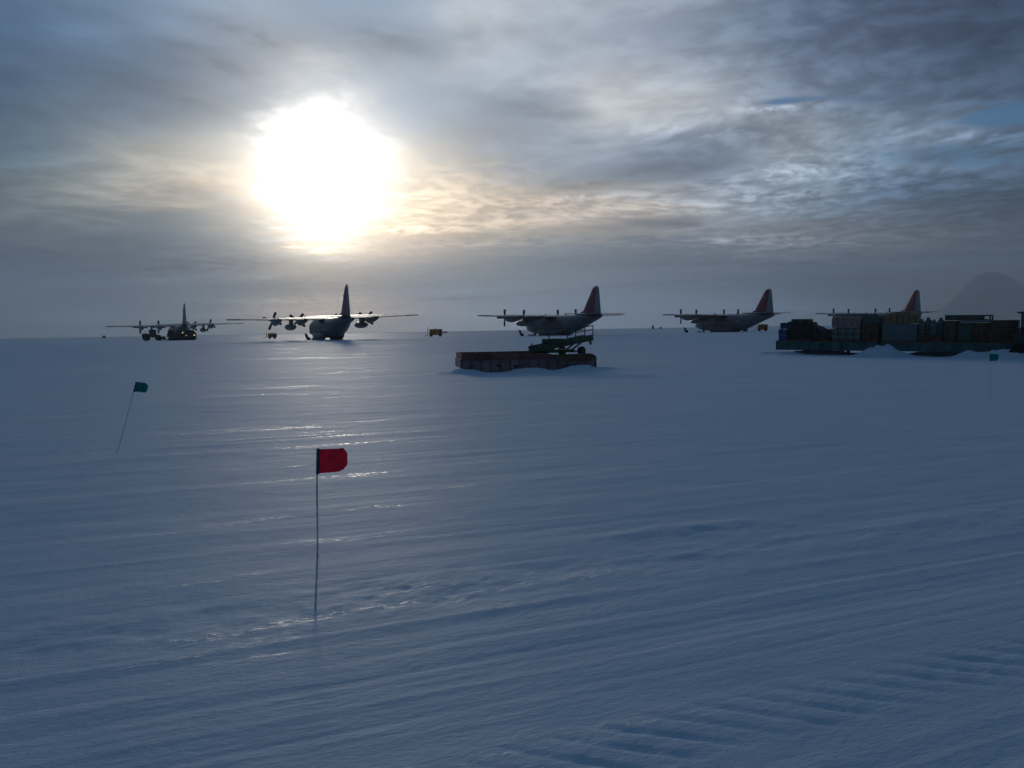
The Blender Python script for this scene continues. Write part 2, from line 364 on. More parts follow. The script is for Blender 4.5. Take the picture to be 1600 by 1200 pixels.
# ------------------------------------------------------------------ mesh builder
class MB:
    def __init__(s): s.v, s.f = [], []
    def add(s, vs, fs, mtx=None):
        o = len(s.v)
        s.v += [tuple(mtx @ Vector(p)) if mtx is not None else tuple(p) for p in vs]
        s.f += [tuple(i + o for i in f) for f in fs]
    def box(s, x0, x1, y0, y1, z0, z1, mtx=None, bev=0.0):
        if bev <= 0:
            s.add([(x, y, z) for z in (z0, z1) for y in (y0, y1) for x in (x0, x1)],
                  [(0, 2, 3, 1), (4, 5, 7, 6), (0, 1, 5, 4), (2, 6, 7, 3), (0, 4, 6, 2), (1, 3, 7, 5)], mtx)
            return
        b = bmesh.new()
        bmesh.ops.create_cube(b, size=1)
        for w in b.verts:
            w.co = Vector(((x0 + x1) / 2 + w.co.x * (x1 - x0), (y0 + y1) / 2 + w.co.y * (y1 - y0), (z0 + z1) / 2 + w.co.z * (z1 - z0)))
        bmesh.ops.bevel(b, geom=b.edges[:], offset=bev, segments=2, affect='EDGES', profile=0.5)
        b.verts.ensure_lookup_table(); b.verts.index_update()
        s.add([w.co[:] for w in b.verts], [tuple(q.index for q in f.verts) for f in b.faces], mtx)
        b.free()
    def loft(s, rings, cap=True, closed=True, mtx=None):
        n = len(rings[0]); vs = [p for r in rings for p in r]; fs = []
        for i in range(len(rings) - 1):
            for j in range(n if closed else n - 1):
                k = (j + 1) % n
                fs.append((i * n + j, i * n + k, (i + 1) * n + k, (i + 1) * n + j))
        if cap and closed:
            fs.append(tuple(range(n))[::-1]); fs.append(tuple((len(rings) - 1) * n + j for j in range(n)))
        s.add(vs, fs, mtx)
    def tube(s, pts, r, n=8, mtx=None):
        pts = [Vector(p) for p in pts]
        rr = r if isinstance(r, (list, tuple)) else [r] * len(pts)
        rings = []
        for i, p in enumerate(pts):
            d = (pts[min(i + 1, len(pts) - 1)] - pts[max(i - 1, 0)]).normalized()
            a = d.orthogonal().normalized() if i == 0 else (a - d * a.dot(d)).normalized()
            c = d.cross(a)
            rings.append([tuple(p + (a * math.cos(2 * math.pi * k / n) + c * math.sin(2 * math.pi * k / n)) * rr[i]) for k in range(n)])
        s.loft(rings, mtx=mtx)
    def bar(s, p, q, w, h, mtx=None):
        p, q = Vector(p), Vector(q); d = (q - p).normalized()
        up = Vector((0, 0, 1)) if abs(d.z) < 0.9 else Vector((0, 1, 0))
        a = d.cross(up).normalized() * (w / 2); c = a.cross(d).normalized() * (h / 2)
        s.loft([[tuple(o + a + c), tuple(o - a + c), tuple(o - a - c), tuple(o + a - c)] for o in (p, q)], mtx=mtx)
    def cyl(s, p, q, r, n=20, mtx=None): s.tube([p, q], r, n, mtx)
    def build(s, name, m, parent=None, smooth=35):
        me = bpy.data.meshes.new(name); me.from_pydata(s.v, [], s.f); me.update()
        b = bmesh.new(); b.from_mesh(me); bmesh.ops.recalc_face_normals(b, faces=b.faces); b.to_mesh(me); b.free()
        me.materials.append(m)
        if smooth:
            me.polygons.foreach_set('use_smooth', [True] * len(me.polygons)); me.set_sharp_from_angle(angle=R(smooth))
        o = bpy.data.objects.new(name, me); col.objects.link(o)
        if parent is not None: o.parent = parent
        return o

def tag(o, label, cat, group=None):
    o['label'] = label; o['category'] = cat
    if group: o['group'] = group
    return o
def thing(name, label, cat, loc=(0, 0, 0), rotz=0.0, group=None):
    o = bpy.data.objects.new(name, None); col.objects.link(o)
    o.location = loc; o.rotation_euler = (0, 0, rotz); o.empty_display_size = 0.5
    return tag(o, label, cat, group)
def copy_tree(o, parent=None):
    c = o.copy(); col.objects.link(c); c.parent = parent
    for ch in [x for x in col.objects if x.parent == o]: copy_tree(ch, c)
    return c
def kids(o, name): return [c for c in col.objects if c.parent == o and c.name.split('.')[0] == name]

# ------------------------------------------------------------------ value noise for the land
def vnoise(x, y, seed):
    rng = np.random.default_rng(seed); P = rng.random((256, 256)) * 2 - 1
    xi, yi = np.floor(x).astype(np.int64), np.floor(y).astype(np.int64)
    fx, fy = x - xi, y - yi
    fx, fy = fx * fx * fx * (fx * (fx * 6 - 15) + 10), fy * fy * fy * (fy * (fy * 6 - 15) + 10)
    g = lambda a, b: P[a & 255, b & 255]
    return (g(xi, yi) * (1 - fx) + g(xi + 1, yi) * fx) * (1 - fy) + (g(xi, yi + 1) * (1 - fx) + g(xi + 1, yi + 1) * fx) * fy
def fbm(x, y, seed, octs=4, rough=0.5):
    a, t, o = 1.0, 0.0, 0
    for i in range(octs):
        t = t + a * vnoise(x * 2 ** i + 17.3 * i, y * 2 ** i - 9.1 * i, seed + i); o += a; a *= rough
    return t / o
def ss(a, b, x):
    t = np.clip((np.asarray(x, float) - a) / (b - a), 0, 1); return t * t * (3 - 2 * t)

TR_L, TR_R = np.array((25.7, 87.0)), np.array((39.0, 78.0))       # line of the cargo sleds
BG_L, BG_A = np.array((-3.43, 60.0)), R(8.0)                      # red barge: left near corner and bearing
BUMPS = []                                                         # snow drifts (x, y, rx, ry, height)
def land(x, y):
    r = np.hypot(x, y)
    z = 1.43 * ss(95, 182, np.where(y > 0, r, 0))
    w = ss(18, 28, x) * (1 - ss(48, 62, x)) * ss(45, 65, y) * (1 - ss(105, 130, y))
    z = z + 0.8 * fbm(x * 0.004, y * 0.004, 123, 4) * ss(240, 600, r)
    return z - 0.018 * (x - 31) * w
def gz(x, y): return float(land(np.array(float(x)), np.array(float(y))))

def at(px, Y, z=None):
    """ground point under photo column px at distance Y"""
    xx = (px - 800) / FPX * Y
    return Vector((xx, Y, gz(xx, Y) if z is None else z))

# drifts in front of the barge and round the sleds
def barge_pt(s, d): return BG_L + np.array((math.cos(BG_A), math.sin(BG_A))) * s + np.array((math.sin(BG_A), -math.cos(BG_A))) * d
for s, d, rx, ry, h in ((-0.3, 0.25, 0.9, 0.7, 0.42), (0.7, 0.5, 0.9, 0.6, 0.30), (-1.2, 0.8, 0.9, 0.9, 0.18), (4.0, 0.45, 0.75, 0.6, 0.36), (5.1, 0.5, 0.8, 0.6, 0.42),
                        (7.2, 0.5, 0.75, 0.6, 0.38), (8.3, 0.4, 0.8, 0.7, 0.46), (9.4, 0.1, 0.9, 0.8, 0.36), (10.6, 0.0, 0.9, 0.9, 0.15), (9.8, -2.0, 1.0, 1.6, 0.25)):
    p = barge_pt(s, d); BUMPS.append((p[0], p[1], rx, ry, h * 0.55))
TRD = (TR_R - TR_L) / np.linalg.norm(TR_R - TR_L); TRN = np.array((TRD[1], -TRD[0]))    # along, and towards the camera
for s, d, rx, ry, h in ((-0.6, 0.2, 1.3, 0.9, 0.34), (1.4, 0.5, 1.3, 0.6, 0.30), (8.3, 0.5, 0.8, 0.8, 0.35), (9.5, 0.5, 1.0, 0.9, 0.75), (10.6, 0.5, 1.0, 0.8, 0.55), (11.6, 0.3, 0.9, 0.7, 0.25),
                        (16.8, 0.8, 1.0, 0.8, 0.45), (18.2, 0.8, 1.2, 0.9, 0.55), (20.0, 1.0, 1.3, 1.0, 0.8), (21.8, 1.0, 1.2, 1.0, 0.8), (23.5, 1.0, 1.4, 1.0, 0.8)):
    p = TR_L + TRD * s + TRN * d; BUMPS.append((p[0], p[1], rx, ry, h))

def snow_detail(x, y):
    c, s = math.cos(ROAD), math.sin(ROAD)
    u, v = x * c + y * s, y * c - x * s
    r = np.hypot(x, y)
    near = 1 - ss(20, 45, r)
    h = np.zeros_like(x)
    # the driven road: ruts along u
    wob = v + 0.10 * fbm(u * 0.12, v * 0.3, 3, 3)
    road = ss(0.2, 1.2, v) * (1 - ss(8.0, 8.5, wob))
    amp = 0.45 + 0.55 * np.clip(fbm(u * 0.25, v * 0.7, 91, 3) + 0.4, 0, 1)
    h += 0.57 * road * (0.030 * fbm(u * 0.05, wob * 0.9, 11, 3) + amp * 0.011 * fbm(u * 0.07, wob * 3.3, 21, 3) + amp * 0.007 * fbm(u * 0.11, wob * 9, 31, 3))
    for v0, d, w in ((8.22, 0.024, 0.06), (8.0, -0.012, 0.05), (7.55, -0.024, 0.06), (7.40, 0.016, 0.05), (7.05, -0.022, 0.05), (6.85, -0.014, 0.035), (6.55, 0.018, 0.05), (6.15, -0.018, 0.04), (5.95, -0.012, 0.03), (4.3, 0.014, 0.05), (4.15, -0.014, 0.035), (3.9, -0.018, 0.07), (2.9, -0.02, 0.07), (2.7, 0.012, 0.04), (9.9, -0.012, 0.05), (11.4, -0.014, 0.06), (11.9, 0.012, 0.05), (13.2, -0.014, 0.08)):
        h += 0.62 * d * np.exp(-((wob - v0) / w) ** 2) * (0.55 + 0.6 * fbm(u * 0.35, v * 0.1 + v0, 41, 3)) * near
    # lug marks of a wide tyre
    m = np.exp(-((v - 5.12) / 0.34) ** 4) * ss(0.8, 3.2, u) * (0.75 + 0.5 * fbm(u * 0.8, v, 47, 2))
    ph = (u + (v - 5.12) * 1.05 + 0.05 * fbm(u * 1.1, v * 1.5, 49, 2)) / 0.40
    h += -0.027 * m * np.clip(np.sin(2 * np.pi * ph), 0, 1) ** 2.2 * (0.75 + 0.6 * np.clip(fbm(u * 2.2, v * 3.1, 45, 3) + 0.3, 0, 1))
    h += 0.006 * m * fbm(u * 7, v * 9, 48, 3)
    m2 = np.exp(-((v - 3.3) / 0.30) ** 4) * ss(-4, 0, u) * 0.35
    h += -0.02 * m2 * np.clip(np.sin(2 * np.pi * (u - (v - 3.3) * 1.0) / 0.30), 0, 1)
    # churned shoulder by the red flag
    sh = np.exp(-((v - 9.1) / 0.85) ** 2) * near
    h += sh * (0.028 * fbm(u * 0.9, v * 1.6, 51, 4, 0.6) + 0.012 * fbm(u * 3.2, v * 5, 57, 3))
    # churned lumps right of the middle
    for ux, vx, ru, rv, a in ((2.6, 9.2, 1.0, 0.7, 0.05), (7.2, 10.2, 1.6, 0.7, 0.035), (-4.0, 8.7, 1.5, 0.7, 0.03), (0.7, 3.0, 1.6, 0.7, 0.03)):
        h += a * np.exp(-((u - ux) / ru) ** 2 - ((v - vx) / rv) ** 2) * (0.3 + 1.2 * fbm(u * 1.3, v * 2.2, 61, 4, 0.6))
    # wind-laid snow beyond: low flat ridges
    out = ss(8.3, 10, v)
    h += out * (0.020 * fbm(u * 0.10, v * 1.0, 71, 4) + 0.010 * fbm(u * 0.3, v * 2.6, 76, 3)) * near
    mid = ss(14, 30, r) * (1 - ss(150, 400, r))
    h += mid * (0.035 * fbm(x * 0.045, y * 0.16, 81, 4) + 0.012 * fbm(x * 0.16, y * 0.5, 86, 3))
    h += 0.010 * fbm(x * 1.2, y * 1.6, 95, 4, 0.6) * (1 - ss(30, 60, r))
    return h

def terrain(x, y):
    z = land(x, y) + snow_detail(x, y)
    for bx, by, rx, ry, hh in BUMPS:
        d = ((x - bx) / rx) ** 2 + ((y - by) / ry) ** 2
        k = d < 7
        if k.any():
            zz_ = np.exp(-d[k]) * hh
            z[k] += zz_ * (1 + 0.55 * fbm(x[k] * 1.2, y[k] * 1.2, 99, 4, 0.5))
    return z

def build_ground():
    azs = np.concatenate([np.arange(-180, -38, 4.0), np.arange(-38, 38.01, 0.085), np.arange(42, 179, 4.0)])
    rs = [1.2]
    while rs[-1] < 40000:
        r = rs[-1]
        rs.append(r * (1.03 if r < 3.5 else 1.0062 if r < 28 else 1.0055 if r < 110 else 1.012 if r < 300 else 1.05))
    rs = np.array(rs)
    A, Rr = np.meshgrid(np.radians(azs), rs)
    x, y = (Rr * np.sin(A)).ravel(), (Rr * np.cos(A)).ravel()
    z = terrain(x, y)
    nr, na = len(rs), len(azs)
    co = np.column_stack((x, y, z))
    co = np.vstack((co, [[0, 0, float(z[:na].mean())]]))
    i, j = np.meshgrid(np.arange(nr - 1), np.arange(na), indexing='ij')
    k = (j + 1) % na
    quads = np.stack((i * na + j, (i + 1) * na + j, (i + 1) * na + k, i * na + k), -1).reshape(-1, 4)
    jj = np.arange(na)
    tris = np.stack((np.full(na, nr * na), jj, (jj + 1) % na), -1)
    me = bpy.data.meshes.new('snow_ground')
    loops = np.concatenate((quads.ravel(), tris.ravel())).astype(np.int32)
    me.vertices.add(len(co)); me.vertices.foreach_set('co', co.ravel().astype(np.float32))
    me.loops.add(len(loops)); me.loops.foreach_set('vertex_index', loops)
    npoly = len(quads) + len(tris)
    me.polygons.add(npoly)
    st = np.concatenate((np.arange(len(quads)) * 4, len(quads) * 4 + np.arange(len(tris)) * 3)).astype(np.int32)
    me.polygons.foreach_set('loop_start', st)
    me.update(calc_edges=True); me.validate()
    me.polygons.foreach_set('use_smooth', np.ones(npoly, bool))
    if me.polygons[0].normal.z < 0: me.flip_normals()
    me.materials.append(M['snow'])
    o = bpy.data.objects.new('snow_ground', me); col.objects.link(o); o['kind'] = 'structure'
    return o
build_ground()

# far mountain, low snowy dome
def build_mountain():
    D = 5600.0
    a0, e0 = azel(1548, 425); H = D / math.cos(R(a0)) * math.tan(R(e0)) + EYE
    cx, cy = D * math.tan(R(a0)), D
    n = 120; xs = np.linspace(-1400, 1400, n); ys = np.linspace(-1150, 1150, n)
    gx, gy = np.meshgrid(xs, ys)
    rr = np.hypot(gx, gy / 0.8)
    z = H * np.exp(-(rr / 290) ** 2)
    z += fbm(gx * 0.004, gy * 0.004, 5, 5, 0.55) * 26 * ss(700, 150, rr) * ss(20, 160, rr)
    z = z * ss(1350, 700, rr) - 4 * ss(700, 1350, rr)
    co = np.column_stack((gx.ravel() + cx, gy.ravel() + cy, z.ravel() + 1.4))
    fs = [(i * n + j, i * n + j + 1, (i + 1) * n + j + 1, (i + 1) * n + j) for i in range(n - 1) for j in range(n - 1)]
    mb = MB(); mb.v = [tuple(c) for c in co]; mb.f = fs
    m = mat('mountain_snow', (0.80, 0.82, 0.84), 0.8, 0, 0.10, 0.006, 0.1, tint=(0.88, 0.90, 0.92))
    o = mb.build('mountain', m, smooth=60); o['kind'] = 'structure'
build_mountain()

# ------------------------------------------------------------------ ski planes
def ell(y, zc, rx, rz, n=24, flat=0.0, xc=0.0):
    pts = []
    for k in range(n):
        a = 2 * math.pi * k / n
        s = math.sin(a)
        if flat and s < 0: s = max(s, -1 + flat * 0.35) if s < -1 + flat * 0.35 else s
        pts.append((xc + rx * math.cos(a), y, zc + rz * s))
    return pts
FOIL = [(0, 0), (.04, .42), (.12, .78), (.28, 1), (.5, .9), (.75, .5), (1, .04), (1, -.04), (.75, -.22), (.5, -.36), (.28, -.45), (.12, -.42), (.04, -.26)]
def foil_ring(x, z, le, chord, th): return [(x, le - c * chord, z + t * th * chord * 0.5) for c, t in FOIL]

def make_plane():
    t = thing('ski_plane', 'grey four engined ski plane', 'aircraft')
    f = MB()
    f.loft([ell(11.05, 2.55, .68, .68), ell(10.4, 2.62, 1.06, 1.06), ell(9.5, 2.78, 1.42, 1.42), ell(8.9, 2.92, 1.64, 1.66), ell(8.1, 3.06, 1.9, 1.98), ell(7.0, 3.12, 2.1, 2.13), ell(5.5, 3.12, 2.16, 2.16),
            ell(-6.0, 3.12, 2.16, 2.16), ell(-7.5, 3.22, 2.14, 2.05), ell(-9.5, 3.52, 2.0, 1.78), ell(-12, 3.98, 1.58, 1.36), ell(-14.5, 4.42, 1.02, .95), ell(-16.6, 4.74, .52, .62), ell(-17.9, 4.92, .18, .28)])
    fus = f.build('fuselage', M['air_grey'], t)
    r = MB(); r.loft([ell(11.75, 2.5, .06, .06), ell(11.68, 2.5, .25, .25), ell(11.45, 2.52, .48, .48), ell(11.052, 2.55, .69, .69)])
    r.build('radome', M['air_dark'], t)
    w = MB()
    for k in range(5):                                                  # cockpit glazing band
        a = R(38 + k * 26); a2 = a + R(21)
        q = []
        for yy, zc, rx, rz in ((9.05, 2.88, 1.60, 1.60), (8.2, 3.04, 1.875, 1.95)):
            q += [(rx * 1.02 * math.cos(b), yy, zc + rz * 1.02 * math.sin(b)) for b in (a, a2)]
        o = Vector(q[0]); nrm = (Vector(q[1]) - o).cross(Vector(q[2]) - o).normalized() * 0.04
        w.loft([[q[0], q[1], q[3], q[2]], [tuple(Vector(p) + nrm) for p in (q[0], q[1], q[3], q[2])]])
    w.build('cockpit_window', M['glass'], fus)
    for sx in (-1, 1):
        d = MB(); d.box(sx * 2.13 if sx > 0 else -2.17, sx * 2.17 if sx > 0 else -2.13, 5.9, 6.8, 1.75, 3.6, bev=0.01); d.build('crew_door', M['air_grey'], fus)
        # star in a ring with side bars on the rear flank
        b = MB()
        x0 = sx * 2.145
        star = []
        for k in range(10):
            rad = .42 if k % 2 == 0 else .17
            star.append((rad * math.sin(k * math.pi / 5), rad * math.cos(k * math.pi / 5)))
        b.loft([[(x0 + sx * o_, -6.9 + p[0], 3.45 + p[1]) for p in star] for o_ in (-.12, .035)])
        for s2 in (-1, 1): b.box(min(x0 - sx * .12, x0 + sx * .033), max(x0 - sx * .12, x0 + sx * .033), -6.9 + s2 * .75 - .3, -6.9 + s2 * .75 + .3, 3.36, 3.6)
        b.build('insignia', M['air_white'], fus, smooth=0)
    for sx in (-1, 1):                                                  # gear fairings along the belly
        g = MB(); g.loft([ell(y, z, a, b_, 16, xc=sx * xc) for y, z, a, b_, xc in ((4.4, 1.6, .1, .1, 1.9), (3.6, 1.55, .5, .5, 1.85), (2.2, 1.3, .72, .98, 1.85), (-2.8, 1.3, .72, .98, 1.85), (-4.5, 1.5, .5, .6, 1.85), (-5.8, 1.75, .1, .1, 1.9))])
        g.build('gear_fairing', M['air_grey'], t)
    wg = MB()
    st = [(-20.2, .9, 1.7, .10), (-19.9, 1.15, 2.45, .12), (-15, 1.75, 3.35, .13), (-10, 2.2, 4.3, .15), (-2, 2.4, 4.88, .17), (2, 2.4, 4.88, .17), (10, 2.2, 4.3, .15), (15, 1.75, 3.35, .13), (19.9, 1.15, 2.45, .12), (20.2, .9, 1.7, .10)]
    wg.loft([foil_ring(x, 5.0 + .02 * abs(x), le, c, th * 1.15) for x, le, c, th in st])
    wg.build('wing', M['air_grey'], t)
    for sx in (-1, 1):                                                  # red outer wing panels wrap the tips
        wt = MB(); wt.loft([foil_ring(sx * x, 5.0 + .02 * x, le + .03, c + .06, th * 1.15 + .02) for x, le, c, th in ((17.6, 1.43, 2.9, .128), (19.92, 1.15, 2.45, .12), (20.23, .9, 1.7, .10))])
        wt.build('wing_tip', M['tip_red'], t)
        for ex in (4.9, 10.15):
            z0 = 4.8 + .02 * ex
            n = MB(); n.loft([ell(y, z0 + dz_, a, b_, 16, xc=sx * ex) for y, dz_, a, b_ in ((5.45, 0, .36, .36), (5.2, -.04, .52, .58), (4.4, -.14, .62, .82), (3.0, -.22, .66, .95), (1.2, -.20, .62, .85), (-.8, -.08, .5, .6), (-2.4, .02, .34, .36), (-2.7, .03, .28, .30))])
            n.build('engine', M['air_grey'], t)
            p = MB(); p.loft([ell(y, 0, a, a, 14) for y, a in ((-.2, .34), (.1, .36), (.45, .26), (.7, .1), (.76, .02))])
            pr = p.build('propeller', M['blade'], t); pr.location = (sx * ex, 5.68, z0)
            for k in range(4):
                bl = MB()
                rings = []
                for rad, wd, th, pit in ((.25, .24, .16, -30), (.6, .38, .12, -26), (1.2, .52, .09, -20), (1.9, .54, .06, -15), (2.05, .50, .05, -14)):
                    c, s = math.cos(R(pit)), math.sin(R(pit))
                    rings.append([(a * c - b_ * s, a * s + b_ * c, rad) for a, b_ in ((-wd / 2, -th / 2), (wd / 2, -th / 2), (wd / 2, th / 2), (-wd / 2, th / 2))])
                bl.loft(rings)
                bo = bl.build('blade', M['blade'], pr); bo.rotation_euler = (0, k * math.pi / 2, 0)
        tk = MB(); tk.loft([ell(y, 3.55, a, a, 16, xc=sx * 7.5) for y, a in ((4.9, .04), (4.6, .3), (3.9, .55), (2.6, .72), (-.8, .72), (-2.6, .5), (-3.9, .2), (-4.2, .04))])
        tko = tk.build('fuel_tank', M['air_grey'], t)
        py = MB(); py.loft([[(sx * 7.5 + a * .13, y, z) for a, y in ((-1, 1.6), (0, 2.2), (1, 1.6), (1, -1.6), (0, -2.0), (-1, -1.6))] for z in (4.2, 5.15)])
        py.build('pylon', M['air_grey'], tko)
        tp = MB(); tp.loft([foil_ring(sx * x, 5.35 + .01 * x, le, c, .11) for x, le, c in ((.2, -12.9, 4.4), (7.7, -14.5, 2.1), (8.0, -14.9, 1.4))])
        tp.build('tailplane', M['air_grey'], t)
        sk = MB()
        prof = [(3.3, .85), (3.1, .55), (2.7, .28), (2.1, .10), (1.2, .04), (-2.6, .04), (-3.0, .12), (-3.2, .25)]
        sk.loft([[(sx * 1.95 + a, y - .6, z + b_) for a, b_ in ((-.83, 0), (.83, 0), (.83, .12), (-.83, .12))] for y, z in prof])
        sk.bar((sx * 1.95, -.6, .1), (sx * 1.85, -.6, 1.3), .45, .8); sk.bar((sx * 1.95, 1.4, .15), (sx * 1.85, .6, 1.2), .18, .18)
        sk.build('main_ski', M['ski'], t)
    ns = MB()
    prof = [(1.75, .70), (1.6, .42), (1.2, .16), (.6, .04), (-1.2, .04), (-1.5, .14)]
    ns.loft([[(a, y + 8.3, z + b_) for a, b_ in ((-.82, 0), (.82, 0), (.82, .11), (-.82, .11))] for y, z in prof])
    ns.bar((0, 8.3, .1), (0, 8.3, 1.5), .4, .4); ns.build('nose_ski', M['ski'], t)
    # fin: flat-sided sections stacked upward, with the long dorsal fillet
    def fin_ring(z, le, te, th):
        n_ = 7; L = [(th * math.sin(math.pi * (k + .5) / (2 * n_)) ** .6, le - (le - te) * .45 * k / n_) for k in range(n_)]
        pts = [(0, le)] + [(a, y) for a, y in L[1:]] + [(th * .75, te + .25 * (le - te)), (th * .4, te)]
        return [(a, y, z) for a, y in pts] + [(-a, y, z) for a, y in reversed(pts[1:])]
    def fin_le(z): return np.interp(z, (4.9, 5.6, 6.2, 11.0, 11.45, 11.7), (-5.2, -9.4, -11.2, -14.55, -15.0, -15.6))
    def fin_te(z): return np.interp(z, (4.9, 6.2, 11.2, 11.7), (-17.5, -17.45, -16.95, -16.5))
    def fin_th(z): return np.interp(z, (4.9, 6.2, 11.2, 11.7), (.42, .40, .2, .06))
    def fin_part(zs, a, b_, m, name, grow=0.0):
        mb = MB(); mb.loft([fin_ring(z, fin_le(z) + (fin_te(z) - fin_le(z)) * a + grow, fin_te(z) + (fin_le(z) - fin_te(z)) * b_, fin_th(z)) for z in zs])
        return mb.build(name, m, t)
    dors = MB(); dors.loft([fin_ring(z, fin_le(z), fin_te(z) + 4.0, fin_th(z) * .8) for z in (4.9, 5.25, 5.6, 6.0)]); dors.build('dorsal_fillet', M['air_grey'], t)
    # red forward fin tapering to the rudder line
    def slab(zs, fy0, fy1, t0, t1, m, name, parent=t):
        mb = MB()
        rings = []
        for z in zs:
            l, e, h = fin_le(z), fin_te(z), fin_th(z)
            y0, y1 = l + (e - l) * fy0, l + (e - l) * fy1
            ym = y0 + (y1 - y0) * .35
            rings.append([(0 if fy0 == 0 else h * t0, y0, z), (h * max(t0, t1, .9 if fy0 == 0 else 0), ym, z), (h * t1, y1, z), (-h * t1, y1, z), (-h * max(t0, t1, .9 if fy0 == 0 else 0), ym, z), (0 if fy0 == 0 else -h * t0, y0, z)])
        mb.loft(rings); return mb.build(name, m, parent)
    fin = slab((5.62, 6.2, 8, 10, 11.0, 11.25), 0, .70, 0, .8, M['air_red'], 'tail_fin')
    cap = slab((11.254, 11.45, 11.6, 11.7), 0, .98, 0, .3, M['fin_grey'], 'fin_cap', fin)
    slab((5.2, 6.2, 8, 10, 11.0, 11.25),   .703, 1.0, .78, .12, M['fin_grey'], 'rudder')
    fl = MB()
    for sx in (-1, 1): fl.box(min(sx * .30, sx * .16), max(sx * .30, sx * .16), -14.9, -14.2, 9.35, 9.75)
    fl.build('fin_mark', M['air_white'], fin, smooth=0)
    for p_, q_ in (((0, 4.0, 5.2), (0, 3.7, 5.9)), ((0, -4.6, 5.2), (0, -4.8, 5.8))):
        an = MB(); an.bar(p_, q_, .1, .25); an.build('antenna', M['air_dark'], fus)
    return t

PLANES = (
    # photo column of the wing middle, distance, heading, propeller turns, label
    (281, 275, -28, (2, 3, 45, 20), 'small distant ski plane seen from behind at far left, dark vehicles parked around it'),
    (514, 188, -26, (22, 40, 40, 42), 'largest grey ski plane seen from behind, standing directly below the glowing sun'),
    (868, 209, -32, (2, 4, 0, 3), 'red tailed ski plane seen behind the conveyor loader on the red barge'),
    (1133, 239, -29, (1, 3, 2, 0), 'red tailed ski plane in full side view with an orange cart by its tail'),
    (1368, 262, -19, (0, 2, 3, 1), 'red tailed ski plane mostly hidden behind the stacked cargo pallets'),
)
proto = make_plane()
planes = [proto] + [copy_tree(proto) for _ in PLANES[1:]]
for o, (px, Y, hd, turns, label) in zip(planes, PLANES):
    p = at(px, Y); p.z -= 0.5; o.location = p; o.scale = (1, 1, 0.955); o.rotation_euler = (0, R(-1.0 if px < 600 else 0), R(-hd)); o['label'] = label; o['group'] = 'ski planes parked in a row'
    for pr, tn in zip(sorted(kids(o, 'propeller'), key=lambda q_: q_.location.x), turns): pr.rotation_euler = (0, R(tn), 0)
# small warm emissive spots under the left plane's tail
for xx, zz_ in ((-.5, 4.0), (.9, 4.0)):
    b = MB(); b.loft([ell(y, 0, a, a, 10) for y, a in ((-.16, .02), (-.1, .13), (0, .16), (.1, .12))])
    lo = b.build('bright_spot', M['lamp'], planes[0]); lo.location = (xx, -12.9, zz_ - 1.2)

# ------------------------------------------------------------------ carts beside the planes
def wheel(mb, c, r, w, axis=(1, 0, 0), n=18):
    a = Vector(axis).normalized(); c = Vector(c)
    mb.tube([c - a * w / 2, c - a * w * .42, c + a * w * .42, c + a * w / 2], [r * .86, r, r, r * .86], n)
def make_cart(L, Hh, label):
    t = thing('heater_cart', label, 'ground cart', group='orange carts beside the planes')
    b = MB(); b.box(-L / 2 + .5, L / 2, -.9, .9, .55, Hh, bev=.06); bo = b.build('housing', M['orange'], t)
    v = MB()
    for k in range(5): v.box(-L / 2 + .9 + k * .28, -L / 2 + 1.0 + k * .28, -.93, -.89, .8, Hh - .3)
    v.box(L / 2 - .9, L / 2 - .25, -.925, -.89, .75, Hh - .25); v.build('louvre_panel', M['yellow'], bo)
    f = MB(); f.box(-L / 2, L / 2 + .1, -.8, .8, .42, .548); f.build('frame', M['veh_dark'], t)
    for sx in (-L / 2 + 1.0, L / 2 - .6):
        for sy in (-.85, .85):
            wl = MB(); wheel(wl, (sx, sy, .36), .36, .26, (0, 1, 0)); wl.build('wheel', M['black'], t)
    p = MB(); p.tube([(-L / 2 + .1, 0, .5), (-L / 2 + .1, 0, Hh + .55)], .07); p.tube([(-L / 2 + .1, 0, .5), (-L / 2 - .9, 0, .12)], .05); p.build('drawbar', M['veh_dark'], t)
    e = MB(); e.tube([(.2, 0, Hh - .02), (.2, 0, Hh + .18), (.35, 0, Hh + .25)], .08); e.build('exhaust', M['veh_dark'], t)
    return t
for px, Y, L, Hh, label in ((426, 262, 3.0, 1.6, 'smaller orange cart under the left wing of the plane below the sun'),
                            (681, 236, 3.9, 2.0, 'larger orange cart standing alone on open snow between two planes'),
                            (1191, 246, 3.2, 1.9, 'orange cart behind the tail of the side view plane')):
    c = make_cart(L, Hh, label); c.location = at(px, Y)
    c.rotation_euler = (0, 0, R(-math.degrees(math.atan((px - 800) / FPX))))
# brown crate beneath the tail
t = thing('crate', 'small brown crate on the snow under the side view plane tail', 'crate', at(1165, 236), R(-15))
b = MB(); b.box(-.65, .65, -.6, .6, .14, 1.45, bev=.02); bo = b.build('crate_box', M['ply'], t)
b = MB()
for xx in (-.6, 0, .6): b.box(xx - .06, xx + .06, -.64, -.602, .16, 1.43)
b.build('batten', M['wood'], bo)
b = MB(); [b.box(xx - .1, xx + .1, -.6, .6, -.05, .138) for xx in (-.5, 0, .5)]; b.build('skid', M['wood'], t)
